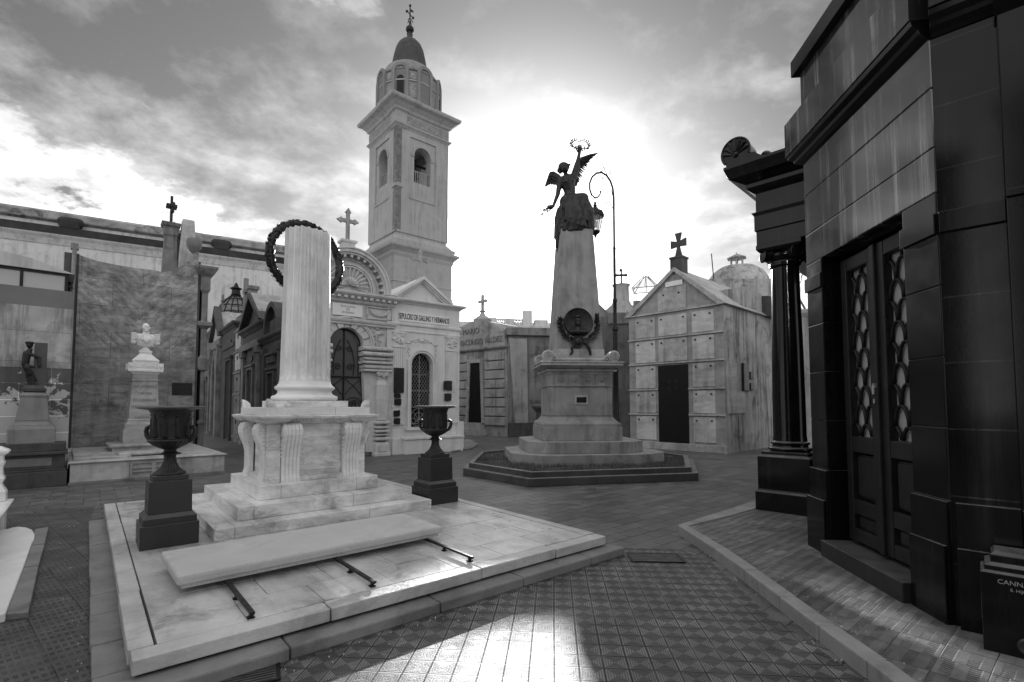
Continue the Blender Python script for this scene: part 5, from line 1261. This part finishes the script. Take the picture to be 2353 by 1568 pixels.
m=MB(); m.box(-.01,.33,-.02,0,2.72,2.87); m.build('impost_band',blackgr2,t,bevel=.005); m=MB(); m.box(1.55,Lf,-.02,0,2.72,2.87); m.build('impost_band',blackgr2,t,bevel=.005)
m=MB(); m.box(.33,1.55,-.10,.3,0,.16); m.build('door_step',pedgr,t,bevel=.008)
m=MB()
def bandf(x0,x1,prof): m.loft([[(x0-p*(x0<=0),-p,z),(x1,-p,z),(x1,3,z),(x0-p*(x0<=0),3,z)] for p,z in prof])
bandf(0,Lf,[(0,4.15),(.03,4.17),(.06,4.2),(.07,4.23),(.11,4.26),(.12,4.3)]); m.build('moulding',blackgr2,t,bevel=.003)
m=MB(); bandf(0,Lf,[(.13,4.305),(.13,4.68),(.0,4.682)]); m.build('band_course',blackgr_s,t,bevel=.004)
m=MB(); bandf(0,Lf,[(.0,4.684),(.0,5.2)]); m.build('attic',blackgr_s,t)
m=MB(); bandf(0,Lf,[(.02,5.19),(.07,5.2),(.07,5.38),(.02,5.39)]); m.build('top_coping',blackgr2,t,bevel=.006)
# double door
m=MB(); m.box(.34,1.54,.24,.29,.16,3.0); m.build('door_backing',wood,t)
for s,(a,b) in ((0,(.40,.92)),(1,(.98,1.52))):
    m=MB()
    m.box(a,a+.09,.14,.24,.2,2.95); m.box(b-.09,b,.14,.24,.2,2.95); 
    for z0,z1 in ((.2,.32),(.46,.6),(1.05,1.2),(2.82,2.95)): m.box(a+.09,b-.09,.145,.24,z0,z1)
    for z0,z1 in ((.32,.46),(.62,1.03)): m.box(a+.13,b-.13,.17,.24,z0+.02,z1-.02); m.rings(a+.12,b-.12,.185,.24,[(0,z0),(0,z1)])
    dl=m.build('door_leaf',wood,t,bevel=.008)
    m=MB(); m.box(a+.09,b-.09,.215,.225,1.2,2.82); m.build('glass_pane',glassmat('glass_milky',.4,.95) if s==0 else bpy.data.materials['glass_milky'],dl)
    m=MB()     # fish-scale ironwork
    wdt=(b-a-.18); rws_=9; rh=(2.82-1.2)/rws_
    for r_ in range(rws_+1):
        for q in ((0.25,.75) if r_%2 else (0,.5,1.)):
            xc=a+.09+wdt*q; zc=1.2+r_*rh-.06; pts=[]
            for i in range(9):
                an=PI*i/8; X_=xc+wdt*.25*math.cos(an)*1.0; Z_=zc+rh*1.0*math.sin(an)
                if a+.085<=X_<=b-.085 and 1.19<Z_<2.83: pts.append((X_,.19,Z_))
            if len(pts)>1: m.tube(pts,.017,6)
    m.build('fish_scale_ironwork',iron,dl,smooth='all')
m=MB(); m.box(.915,.985,.11,.2,.2,2.95); m.build('door_astragal',wood,t,bevel=.01)
m=MB(); m.prism([(.935,1.60),(.965,1.60),(.972,1.66),(.95,1.70),(.928,1.66)],.09,.108); m.box(.938,.962,.095,.108,1.52,1.56); m.build('door_lock',brass,t)
t=T('black_side_tomb','dark granite wing of the corner tomb with thick pilasters and inscribed base block','tomb',(3.025,3.48,.05),-43)
m=MB(); m.box(.0,3.6,.01,2.5,-.05,4.25); m.build('wall',blackgr,t)
m=MB(); m.box(.34,.52,-.06,.01,-.05,4.2); m.box(.60,1.4,-.03,.01,-.05,4.2); m.build('pilaster',blackgr2,t,bevel=.006)
m=MB(); m.box(.02,.34,-.03,.01,-.05,.88); m.box(.02,.33,-.055,-.03,-.05,.58); m.box(.34,3.4,-.09,-.06,-.05,.88); m.build('plinth',blackgr2,t,bevel=.005)
m=MB(); m.box(-.0,.34,-.02,0.01,2.76,2.91); m.build('impost_band',blackgr2,t,bevel=.005); m=MB(); m.box(.34,.53,-.085,-.06,2.9,2.95); m.build('impost_band',blackgr2,t,bevel=.005)
m=MB(); m.loft([[(0,-p,z),(3.6,-p,z),(3.6,2,z),(0,2,z)] for p,z in [(0,4.19),(.03,4.21),(.06,4.24),(.07,4.27),(.11,4.3),(.12,4.34)]]); m.loft([[(.33,-p,z),(3.6,-p,z),(3.6,2,z),(.33,2,z)] for p,z in [(0.06,4.14),(.12,4.2),(.18,4.27),(.2,4.34)]]); m.build('moulding',blackgr2,t,bevel=.003)
m=MB(); m.box(0,3.6,-.13,2,4.345,4.72); m.box(.33,3.6,-.2,-.13,4.35,6.2); m.box(0,3.6,0,2,4.72,5.4); m.build('upper_wall',blackgr2,t,bevel=.005)
m=MB(); m.loft([[(.15-p,-.30-p,z),(2.4,-.30-p,z),(2.4,-.06,z),(.15-p,-.06,z)] for p,z in [(.02,-.05),(.02,.52),(.0,.53),(.0,.56),(-.03,.575),(-.03,.62),(-.05,.64)]]); m.build('inscribed_block',blackgr2,t,bevel=.004)
lettering('CANNAVO Y HNOS',.038,(.205,-.322,.475),t,mat('lettering_faded',.3,.2,4,.6,0),.001,align='LEFT'); lettering('E. HIJOS',.024,(.26,-.322,.435),t,MATS['lettering_faded'],.001,align='LEFT')
m=MB(); m.at((.33,-.322,.12),(PI/2,0,0)); m.lathe([(.05,0),(.055,.01),(.045,.02),(.03,.015),(.0,.012)],seg=16); m.at(); m.tube([(.33,-.345,.1),(.325,-.335,.0)],.01,5); m.build('drain_ring',pedgr,t)

# ------------------------------------------------------------------ tombs added out of view behind the photographer to darken the black stone's reflections
for k,(x,y,r_,W,H,lab) in enumerate(((-8.0,-1.0,-58,5.2,8.0,'dark gabled tomb added out of view behind the viewpoint on the left'),(-4.6,-6.0,-36,5.6,9.0,'tall dark tomb added out of view behind the viewpoint'),(-.6,-8.2,0,4.0,5.2,'low pale tomb added out of view behind the viewpoint'))):
    t=T('added_rear_tomb',lab,'tomb',(x,y),r_+180)
    m=MB(); m.box(-W,0,0,3.5,0,H); m.prism([(-W,H),(0,H),(-W/2,H+1.3)],.1,3.4); m.build('wall',mdstone if k==2 else dkstone,t)
    m=MB(); m.loft([[(-W-p,-p,H+z),(p,-p,H+z),(p,3.5,H+z),(-W-p,3.5,H+z)] for p,z in PRF_]) ; m.build('cornice',mdstone,t)
    m=MB(); m.box(-W/2-.5,-W/2+.5,-.03,.1,.1,2.8); m.build('door',black,t)
# ================================================================== left side
# ------------------------------------------------------------------ marble platform with the bust, grey veined wall behind
FO=(-8.8,10.03); FR=42
def FW(x,y):
    a=R(FR); return (FO[0]+x*math.cos(a)-y*math.sin(a),FO[1]+x*math.sin(a)+y*math.cos(a))
t=T('bust_platform','low veined marble grave platform with slotted vent in front of the grey marble wall','platform',FO,FR)
m=MB(); m.box(0,.95,0,4.3,0.04,.40); m.box(1.79,2.73,0,4.3,.04,.40); m.box(.95,1.79,.04,4.3,.04,.40); m.build('body',marble_old,t,bevel=.006)
m=MB()
m.box(.955,1.785,0,.04,.04,.10); m.box(.955,1.785,0,.04,.34,.398); 
for x0,x1 in ((.955,1.0),(1.33,1.41),(1.74,1.785)): m.box(x0,x1,0,.04,.10,.34)
for z in (.155,.235): m.box(1.0,1.33,0,.04,z,z+.03); m.box(1.41,1.74,0,.04,z,z+.03)
m.build('vent',marble_grey and mat('marble_vent',.36,.15,2,.6,.15,22,veins=.2,dirt=.3),t,bevel=.003)
m=MB(); m.box(1.0,1.74,.041,.05,.1,.34); m.build('vent_shadow',black,t)
m=MB(); m.rings(.0,2.73,0,4.3,[(.01,.401),(.035,.415),(.04,.43),(.03,.445),(.0,.452)]); m.build('top_slab',marble_old,t)
m=MB(); m.box(-.02,2.76,-.03,4.3,0,.038); m.build('foot',kerbst,t)
m=MB(); m.box(.05,1.0,.35,1.2,.453,.49); m.box(.05,.9,.75,3.1,.453,.53); m.build('back_shelf',marble_old,t,bevel=.008)
m=MB(); m.at((1.3,.95,.47),(0,0,R(3))); m.rings(-.5,.55,-.42,.45,[(.0,0),(.03,.02),(.03,.05),(.01,.07)]); m.build('loose_slab',marble_old,t,bevel=.01)
m=MB(); m.rings(.72,1.95,1.25,2.5,[(0,.453),(0,.6),(.05,.62),(.06,.66),(.0,.68)]); m.build('pedestal_step',marble_old,t,bevel=.005)
t=T('bust_pedestal','tall tapering pale marble pedestal with carved dedication carrying the bust','pedestal',FW(1.33,1.95),FR)
m=MB(); m.stack(0,0,[(.4,.682),(.4,1.0)]); m.stack(0,0,[(.38,1.001),(.38,1.13),(.34,1.16),(.32,1.2),(.33,1.22),(.31,1.26)]); m.build('base',marble_old,t,bevel=.006)
m=MB(); m.stack(0,0,[(.30,1.261),(.25,2.16),(.27,2.17),(.27,2.2),(.25,2.21),(.25,2.33)]); m.build('die',marble_old,t,bevel=.004)
m=MB(); m.stack(0,0,[(.25,2.331),(.3,2.38),(.345,2.40),(.35,2.44),(.345,2.46)]); m.stack(0,0,[(.26,2.461),(.26,2.66)])
for a in (-1,1):
    for b in (-1,1): m.box(min(a*.22,a*.35),max(a*.22,a*.35),min(b*.22,b*.35),max(b*.22,b*.35),2.461,2.61); m.ell((a*.29,b*.35,2.53),(.045,.02,.05),seg=8,ri=6)
m.prism([(-.27,2.5),(.27,2.5),(0,2.64)],-.28,-.26); relief(m,0,2.55,.35,.06,-.285,10,4,.03,.012)
m.stack(0,0,[(.27,2.661),(.27,2.68),(.12,2.84),(.12,2.87),(.13,2.88),(.13,2.93)]); m.build('cap',marble_clean,t,bevel=.004)
for i,l in enumerate(('JOSÉ DOMINGO','CORONEL','DE GUERREROS','EXPEDICIONARIO','NACIO EN 18')):
    z=2.03-.165*i-(.1 if i==4 else 0); q=lettering(l,.098,(0,-.25-.05*(2.16-z)/.9-.003,z),t,mat('lettering_carved',.2,.1,4,.8,0),.003,sx=.66); 
t=T('marble_bust','white marble bust of a bearded officer with epaulettes on the tall pedestal','bust',(*FW(1.33,1.95),2.93),FR)
m=MB(); m.lathe([(.1,0),(.11,.02),(.075,.05),(.07,.08),(.09,.1)],seg=24); m.build('socle',marble_clean,t,smooth=True)
m=MB()
m.loft([[(rx*math.cos(a)*(1),ry*math.sin(a)+cy,z) for a in [2*PI*j/24 for j in range(24)]] for z,rx,ry,cy in ((.09,.11,.08,0),(.12,.17,.11,0),(.2,.185,.13,0),(.3,.2,.14,.01),(.36,.19,.12,.02),(.40,.14,.1,.02),(.43,.09,.08,.01))])
for s in (-1,1): m.cap((s*.13,.0,.35),(s*.22,.01,.33),.075,.07); m.cap((s*.22,.01,.33),(s*.24,.0,.2),.07,.055)
m.cap((0,.0,.4),(0,-.01,.50),.068,.062)
m.ell((0,-.0,.585),(.078,.098,.108),seg=18,ri=12); m.ell((0,-.05,.53),(.06,.05,.06)); m.cap((0,-.105,.575),(0,-.093,.60),.012,.009); m.ell((0,-.082,.617),(.05,.022,.012)); m.ell((0,.03,.60),(.083,.085,.1))
m.ell((0,-.082,.505),(.033,.03,.045)); m.cap((-.03,-.098,.548),(.03,-.098,.548),.010,.010)
for s in (-1,1): m.ell((s*.078,.0,.575),(.014,.02,.03)); m.ell((s*.03,-.088,.595),(.014,.012,.008)); m.ell((s*.045,-.065,.56),(.022,.025,.025))
m.tube([(-.1,-.10,.38),(-.1,-.135,.26),(0,-.15,.19),(.1,-.135,.26),(.1,-.10,.38)],.012,8); m.tube([(-.06,-.08,.40),(-.075,-.135,.28),(0,-.155,.225),(.075,-.135,.28),(.06,-.08,.40)],.01,8)
m.tube([(-.065,-.04,.45),(0,-.075,.41),(.065,-.04,.45)],.014,8)
remesh(m.build('head_and_shoulders',marble_clean,t),.005,1)
for s in (-1,1):
    m=MB(); m.at((s*.235,0,.0)); m.rings(-.045,.045,-.06,.06,[(.0,.27),(.005,.3),(.01,.4),(.018,.405),(.018,.42),(0,.43)])
    for i in range(6): m.cap((-.045+.018*i,-.066,.27),(-.045+.018*i,-.07,.39),.008,.006,6)
    m.build('epaulette',marble_clean,t)
# wall
WO=(-11.6,13.3); WRt=40
t=T('marble_wall_tomb','tall tomb side clad in grey diagonally veined marble with a swooping top edge','tomb',WO,WRt)
tops=[(-.06,5.62)]+[(x,5.56-.08*math.sin(PI*min(1,x/2.0)*.9)-.06*(x>1)*0) for x in (.3,.7,1.1,1.5)]+[(1.8,5.47),(2.0,5.55),(2.2,5.7),(2.38,5.95),(2.5,6.15),(2.68,6.25)]
m=MB(); m.prism([(-.06,0)]+tops+[(2.68,0)],0,.12); m.build('marble_cladding',marble_grey,t)
m=MB(); m.box(-.3,2.62,.121,3,0,5.3); m.prism([(1.6,5.3),(2.62,5.3),(2.62,6.1),(2.3,5.75)],.121,.8); m.build('wall',mdstone,t)
m=MB(); m.box(-.36,-.06,.02,.5,0,5.65); m.box(2.68,2.74,.02,2.5,0,5.95); m.build('corner_strip',dkstone,t)
m=MB(); m.tube([(-.16,-.08,.45),(-.16,-.08,5.5),(-.16,-.0,5.75)],.05,10); m.box(-.24,-.08,-.1,.1,5.75,5.9); m.box(-.2,-.12,-.1,.1,5.6,5.75); m.build('rain_pipe',mat('zinc_pipe',.2,.15,4,.5,.1,20,metal=.3,streak=.4),t,smooth=True)
m=MB(); m.box(2.12,2.62,-.03,0,1.88,2.24); m.build('plaque',plq,t,bevel=.004)
m=MB()
m.rings(2.78,2.98,.0,1.6,[(0,0),(0,.3),(-.02,.32),(-.03,1.0),(0,1.02),(0,1.1),(-.05,1.12),(-.05,2.6),(.03,2.65),(.05,2.75),(.05,3.0),(.0,3.05),(-.02,3.1),(-.02,3.9),(.1,4.0),(.1,4.1),(-.02,4.15),(-.02,5.0),(.03,5.1),(.03,5.5),(.12,5.6),(.2,5.75),(.2,5.82)])
m.build('side_pilaster',mdstone,t,bevel=.01)
m=MB(); m.lathe([(.1,6.1),(.07,6.2),(.05,6.27),(.13,6.35),(.2,6.48),(.22,6.62),(.19,6.72),(.05,6.76)],2.6,.4,18); m.build('urn_finial',mdstone,t,smooth=True)
m=MB(); m.stack(2.15,2.2,[(.33,5.2),(.33,5.6),(.22,5.65),(.17,7.15),(.2,7.2),(.2,7.45),(.25,7.5),(.27,7.6),(.2,7.62)]); m.prism([(2.0,5.3),(3.1,5.3),(2.75,6.4),(2.55,7.3),(2.3,7.4)],2.25,2.5); m.build('obelisk_top',mdstone,t,bevel=.01)
m=MB(); m.tube([(2.15,2.2,7.6),(2.15,2.2,8.55)],.045,6); m.box(2.0,2.3,2.05,2.35,8.15,8.25); m.cap((2.16,2.1,8.0),(2.2,2.12,8.3),.06,.05); m.build('cross',iron,t)
t=T('pale_stone_block','pale tapered stone pier standing behind the dark obelisk top on the left','pier',(-10.95,16.6),40); m=MB(); m.stack(0,0,[(.4,0),(.25,6.5),(.17,7.75),(.16,7.8)]); m.build('pier_body',marble_old,t,bevel=.02)

# ------------------------------------------------------------------ left tomb with the flaking wall
LO=(-8.8,10.0)
t=T('flaking_wall_tomb','tomb with pale flaking painted wall above a dark stone base at the far left','tomb',LO,42)
m=MB(); m.box(-5,-.02,0,.8,0,.3); m.box(-5,-.04,.06,.8,.3,.34); m.box(-5,-.06,.1,.8,.34,.62); m.box(-5,-.02,.02,.8,.62,.68); m.box(-5,-.05,.08,.8,.68,.84); m.build('dark_base',dkstone,t,bevel=.012)
m=MB(); m.box(-2.2,-.25,.09,.11,.4,.56); m.build('base_panel',mdstone,t,bevel=.03)
m=MB(); m.box(-5,-.02,.8,3,.0,2.35); m.build('flaking_wall',plaster_pl,t)
m=MB(); m.box(-5,-.025,.795,3,2.352,3.62); m.build('wall',mat('plaster_blotched',.40,.25,1.3,.85,.3,14,streak=.6,dirt=.35,blocks=(1.5,.62),joint=.6),t)
m=MB(); m.box(-5,-.03,1.1,3,3.621,4.05); m.build('grey_upstand',grey_r,t)
m=MB(); m.prism([(-1.6,3.63),(-2.6,3.63),(-2.4,4.2)],.82,1.05); m.build('roof_wedge',plaster,t)
t=T('roof_skylight','glazed roof lantern with black frame and side louvres on the far left roof','skylight',(-11.9,11.7,4.2),42)
m=MB(); e0,e1=-1.5,1.0
for x in (-1.5,-.6,.2,1.0): m.box(x-.03,x+.03,-.03,.03,0,.62)
m.box(-1.5,1.05,-.04,.04,.6,.68); m.box(-1.5,1.05,-.04,.04,-.1,-.02)
for i in range(4): m.loft([[(1.03,y,.1+.14*i+(.1 if y>.2 else 0)) for y in (0,.7)]+[(1.13,y,.04+.14*i+(.1 if y>.2 else 0)) for y in (.7,0)],[(1.03,y,.12+.14*i+(.1 if y>.2 else 0)) for y in (0,.7)]+[(1.13,y,.06+.14*i+(.1 if y>.2 else 0)) for y in (.7,0)]])
m.build('frame',iron,t)
m=MB(); m.box(-1.5,1.0,-.01,.01,-.02,.6); m.build('glass',glassmat('glass_skylight',.45,.8),t)
m=MB(); m.prism([(-1.6,.68),(1.15,.66),(.35,.92),(-.6,1.08),(-1.6,1.0)],-.1,1.4); m.build('roof',plaster,t)
m=MB(); m.box(-1.5,1.0,.0,1.4,-.6,-.1); m.build('kerb',grey_r,t)

def LW(x,y):
    a=R(42); return (LO[0]+x*math.cos(a)-y*math.sin(a),LO[1]+x*math.sin(a)+y*math.cos(a))
t=T('figure_pedestal','stepped tapering grey stone pedestal before the flaking wall','pedestal',(*LW(-.56,.45),.84),42)
m=MB(); m.stack(0,0,[(.34,0),(.34,.28),(.31,.35)]); m.stack(0,0,[(.30,.351),(.26,.40),(.25,.42),(.25,.44)]); m.stack(0,0,[(.245,.441),(.19,.9),(.205,.92),(.205,.95),(.15,1.0)]); m.build('body',mat('stone_pedestal_grey',.22,.2,2,.8,.3,20,streak=.4,dirt=.2),t,bevel=.015)
m=MB(); m.stack(0,0,[(.15,1.001),(.17,1.02),(.175,1.08),(.15,1.1),(.12,1.14)]); m.build('cap',dkstone,t,bevel=.01)
m=MB(); m.box(-.03,.16,-.0,.1,1.14,2.0); m.build('back_slab',mat('slab_grey_dark',.07,.2,3,.5,.1),t,bevel=.004)
t=T('small_bronze_figure','small black bronze figure leaning against a slab on its pedestal at far left','statue',(*LW(-.62,.38),1.98),42)
m=MB(); m.cap((.05,0,.0),(-.02,0,.22),.03,.045); m.cap((.0,.0,.0),(-.05,.0,.22),.03,.04); m.cap((-.02,0,.22),(-.09,0,.42),.055,.06); m.cap((-.09,0,.42),(-.07,0,.62),.06,.065); m.cap((-.07,0,.6),(-.03,0,.7),.05,.04); m.ell((-.04,-.01,.8),(.055,.06,.07)); m.cap((-.07,0,.64),(.1,.0,.56),.035,.03); m.cap((.1,0,.56),(.12,0,.38),.03,.03); m.cap((-.1,0,.6),(-.12,-.03,.42),.03,.025); m.cap((-.12,-.03,.42),(.04,-.03,.36),.025,.02)
for i in range(7): m.ell((-.04+.05*math.cos(i),-.01+.05*math.sin(i),.84),(.025,.025,.025),seg=6,ri=5)
m.cap((-.06,-.02,.35),(.08,.0,.1),.05,.02); m.cap((0,0,.02),(.08,0,-.0),.03,.03); remesh(m.build('figure',bronze,t),.012,1)

# ------------------------------------------------------------------ white marble grave at the left edge
t=T('marble_grave_enclosure','white marble grave corner with carved post and black iron grille cut by the left edge','grave',Gp(14,1216),-49.5)
m=MB(); m.box(-.02,2.8,-1.6,-.02,.0,.34); m.rings(0,2.8,-1.6,-.0,[(.02,.341),(.06,.36),(.07,.4),(.05,.43)]); m.build('base',marble_clean,t,bevel=.01) if False else None
m=MB(); m.box(.0,.12,-.5,0,.0,.36); m.box(.0,.14,-3.0,-.5,0,.36); m.build('side_wall',marble_clean,t,bevel=.01) if False else None
m=MB(); m.box(0,.30,-3,0,0,.30); m.box(.30,4.2,-3,-.28,0,.30); m.build('base',marble_clean,t,bevel=.01)
m=MB(); m.rings(.0,4.2,-3,-.0,[(.02,.301),(.05,.33),(.06,.37),(.03,.38)]); m.build('base_top',marble_clean,t,bevel=.006)
m=MB(); m.stack(.1,-.1,[(.10,.381),(.10,.5),(.07,.56),(.055,.6),(.08,.66),(.06,.72),(.055,.8),(.075,.86),(.06,.9),(.06,.95),(.11,.99),(.11,1.02),(.03,1.07)]); m.build('corner_post',marble_clean,t,bevel=.01)
m=MB()
for i in range(14): m.box(.34+i*.1,.36+i*.1,-.25,-.23,.01,.29)
m.box(.31,1.8,-.26,-.22,.06,.09); m.box(.31,1.8,-.26,-.22,.22,.25); m.build('iron_grille',iron,t)
m=MB(); m.box(.3,4.2,-.29,-.275,0.0,.3); m.build('dark_inside',black,t)
mb=MB(); P=[Gp(u,v,.07) for u,v in ((-60,1222),(16,1216),(28,1212),(45,1210),(62,1212),(74,1217),(80,1226),(79,1238),(72,1251),(54,1303),(13.5,1408),(-60,1425))]
mb.prism(P,0,.07,'z'); tag(mb.build('curved_marble_step',marble_clean,bevel=.01),'pale marble step with rounded end in front of the white marble grave','step')
t=T('grey_step_border','dark grey stone border slabs outside the rounded marble step','border',(0,0))
PB=[Gp(u,v,.05) for u,v in ((80,1214),(112,1211),(103,1249),(89,1299),(66,1407),(14,1412),(54,1303),(72,1251),(81,1230))]
segs=[((81,1216),(112,1211),(103,1249),(72,1252)),((72,1254),(103,1251),(89,1299),(54,1303)),((54,1305),(89,1301),(66,1407),(14,1411))]
for s_ in segs:
    m=MB(); m.prism([Gp(u,v,.05) for u,v in s_],0,.052,'z'); m.build('border_slab',kerbst,t,bevel=.008)

# ------------------------------------------------------------------ alley of dark tombs
A0=(-7.2,15.5); dA=(-.616,.788)
def alley(name,lab,t0,t1):
    return T(name,lab,'tomb',(A0[0]+dA[0]*t1,A0[1]+dA[1]*t1),-52), (t1-t0)
def doorway(m,t,cx,w_,h,y=-.02):
    q=MB(); q.box(cx-w_/2,cx+w_/2,y-.01,.3,.1,h); q.build('door',black,t)
    m.box(cx-w_/2-.12,cx-w_/2,y-.07,.1,0,h+.12); m.box(cx+w_/2,cx+w_/2+.12,y-.07,.1,0,h+.12); m.box(cx-w_/2,cx+w_/2,y-.07,.1,h,h+.12); m.box(cx-w_/2-.2,cx+w_/2+.2,y-.12,.1,h+.12,h+.2)
def body(t,W,H,mm=dkstone,D=3.5):
    m=MB(); m.box(0.01,W-.01,0,D,0,H); m.build('wall',mm,t)
def molded(t,W,H,prof,mm=dkstone,D=3.5):
    m=MB(); m.loft([[(0.01-p,-p,H+z),(W-.01+p,-p,H+z),(W-.01+p,D,H+z),(0.01-p,D,H+z)] for p,z in prof]); m.build('cornice',mm,t,bevel=.01)
PRF=[(0,0),(.05,.05),(.08,.1),(.16,.16),(.18,.2),(.18,.26),(.02,.3)]
# nearest, arched pediment
t,W=alley('arched_pediment_tomb','dark tomb with arched pediment and tall cross, half hidden by the broken column',-.4,2.5)
body(t,W,3.75); molded(t,W,3.65,PRF)
m=MB(); c=W/2; m.prism([(c+1.0*math.cos(a),3.95+.85*math.sin(a)) for a in [PI*i/16 for i in range(17)]],.1,1.2); m.arch(c,3.95,.85,1.02,-.12,1.2,0,180,16); m.box(c-.55,c+.55,0,.12,3.95,4.4); m.build('arched_pediment',dkstone,t)
m=MB(); m.rings(c-.25,c+.25,.2,.7,[(0,4.85),(0,5.0)]); cross(m,c,.45,5.0,1.3,.75,th=.2); m.build('cross',dkstone,t,bevel=.01)
m=MB(); doorway(m,t,c,.8,2.6); 
for s in (-1,1): m.box(c+s*1.1-.13,c+s*1.1+.13,-.08,.02,0,3.5); m.box(c+s*1.1-.18,c+s*1.1+.18,-.12,.02,3.3,3.5)
m.box(c-.5,c+.5,-.1,0,2.95,3.2); m.box(c-.6,c+.6,-.16,0,3.2,3.28); m.build('door_surround',dkstone,t,bevel=.01)
# gabled
t,W=alley('gabled_tomb','dark tomb with steep triangular gable, pilasters and narrow door in the alley',2.5,6.3)
body(t,W,4.35); molded(t,W,4.3,PRF); c=W/2
m=MB(); m.prism([(0,4.6),(W,4.6),(c,5.7)],.1,3.2)
for s,gx in ((-1,-.2),(1,W+.2)): m.prism([(gx,4.6),(gx-s*.35,4.6),(c,5.66),(c,5.86)],-.18,.12)
m.build('gable',dkstone,t)
m=MB(); m.loft([[(W+.22,-.1,4.58),(c,-.1,5.88),(c,-.1,5.8),(W+.1,-.1,4.5)],[(W+.22,3.2,4.58),(c,3.2,5.88),(c,3.2,5.8),(W+.1,3.2,4.5)]]); m.build('roof',mat('roof_pale',.35,.2,2,.8,.3,12,dirt=.3),t)
m=MB(); doorway(m,t,c,.9,2.9)
for s in (-1,1): m.box(c+s*1.35-.2,c+s*1.35+.2,-.1,.02,0,3.6); m.box(c+s*1.35-.27,c+s*1.35+.27,-.18,.02,3.45,3.7)
m.box(.1,W-.1,-.14,0,3.7,3.95); m.build('pilasters_and_entablature',mdstone,t,bevel=.01)
m=MB(); m.prism([(c+.28*math.cos(a),3.35+.11*math.sin(a)) for a in [2*PI*i/16 for i in range(16)]],-.04,0); m.build('plaque',plq,t)
m=MB(); m.rings(c+.6,c+1.1,1.5,2,[(0,5.0),(0,5.7),(.05,5.75)]); cross(m,c+.2,2.6,5.4,1.3,.4); m.build('roof_cross',mdstone,t)
# niche column
t,W=alley('niche_column_tomb','narrow strip of pale stacked burial niches between two dark alley tombs',6.3,8.0)
body(t,W,4.9,mdstone)
for k in range(5): m=MB(); m.box(.2,W-.2,-.03,0,.35+k*.9,1.1+k*.9); m.build('niche_slab',marble_old if k>2 else mdstone,t,bevel=.01); m=MB(); m.box(W/2-.04,W/2+.04,-.06,-.03,.8+k*.9,.95+k*.9); m.build('handle',iron,t)
m=MB()
for k in range(6): m.box(.02,W-.02,-.07,0,.2+k*.9,.28+k*.9)
m.build('ledges',mdstone,t)
# tall plain with obelisk cross
t,W=alley('obelisk_topped_tomb','tall plain dark tomb crowned by a stone obelisk and cross in the alley',8.0,11.6)
body(t,W,5.2); molded(t,W,5.0,PRF); c=W/2
m=MB(); doorway(m,t,c+.5,1.3,3.6); m.box(.2,W-.2,-.05,0,4.2,4.4); m.build('door_surround',dkstone,t)
m=MB(); m.prism([(c+.6+.3*math.cos(a),4.45+.12*math.sin(a)) for a in [2*PI*i/16 for i in range(16)]],-.04,0); m.build('plaque',plq,t)
m=MB(); m.rings(c-.3,c+.9,.3,1.5,[(0,5.3),(0,5.7),(-.3,6.0),(-.3,6.1)]); m.stack(c+.3,.9,[(.22,6.1),(.18,7.0),(.25,7.05),(.25,7.2),(.1,7.25)]); m.lathe([(.5,5.3),(.5,5.6),(.35,5.9),(.1,6.1)],W-.5,1.2,16); cross(m,c-.8,.8,5.9,1.9,.7,th=.2); m.stack(c-.8,.8,[(.35,5.2),(.3,5.9)]); m.build('obelisk_top',mdstone,t,bevel=.02)
# gothic
t,W=alley('gothic_tomb','narrow tomb with pointed arched doorway and small white gable in the alley',11.6,15.2)
body(t,W,5.0,dkstone); c=W/2
m=MB(); m.prism([(.1,5.0),(W-.1,5.0),(c,6.5)],.0,2.5); m.build('gable',marble_old,t)
m=MB()
for s,gx in ((-1,-.1),(1,W+.1)): m.prism([(gx,5.0),(gx-s*.4,5.0),(c,6.4),(c,6.75)],-.2,.1)
m.build('gable_moulding',dkstone,t)
m=MB(); P=[(c-.6,.2),(c+.6,.2),(c+.6,2.9),(c+.35,3.7),(c,4.2),(c-.35,3.7),(c-.6,2.9)]; m.prism(P,-.03,.1); m.build('door',black,t)
m=MB()
for s in (-1,1): m.tube([(c+s*.7,-.08,.2),(c+s*.7,-.08,2.9),(c+s*.42,-.08,3.8),(c,-.08,4.4)],.09,6); m.box(c+s*1.3-.18,c+s*1.3+.18,-.2,.02,0,4.6)
m.box(.1,W-.1,-.12,0,4.5,4.9); m.build('door_surround',mdstone,t); m=MB(); cross(m,c,.2,6.5,.9); m.build('cross',mdstone,t)
# glass dome
t,W=alley('glass_dome_tomb','far alley tomb with tall leaded glass dome and little lantern','tomb' and 15.2,19.2)
body(t,W,5.6,mdstone); molded(t,W,5.4,PRF,mdstone); c=W/2
m=MB(); m.lathe([(1.25,5.6),(1.25,6.2),(1.1,6.25)],c,1.4,24); doorway(m,t,c,1.0,3.0); m.box(c-1.2,c-.2,-.08,.0,3.6,4.8); m.build('drum',mdstone,t)
pf=[(1.1,6.25),(1.05,6.7),(.95,7.1),(.78,7.5),(.5,7.9),(.22,8.15)]
m=MB(); m.lathe(pf,c,1.4,16); m.build('glass',mat('glass_leaded',.12,1.2,3.5,.3,0,blocks=(.4,.35),joint=.2),t)
m=MB()
for k in range(16): a=2*PI*k/16; m.tube([(c+(r+.02)*math.cos(a),1.4+(r+.02)*math.sin(a),z) for r,z in pf],.03,4)
for r,z in pf: m.tube([(c+(r+.02)*math.cos(2*PI*k/16),1.4+(r+.02)*math.sin(2*PI*k/16),z) for k in range(16)],.025,4,closed=True)
m.lathe([(.2,8.1),(.3,8.2),(.25,8.25),(.22,8.5),(.35,8.6),(.15,8.7),(.05,8.95)],c,1.4,10); m.build('dome_ribs',iron,t)
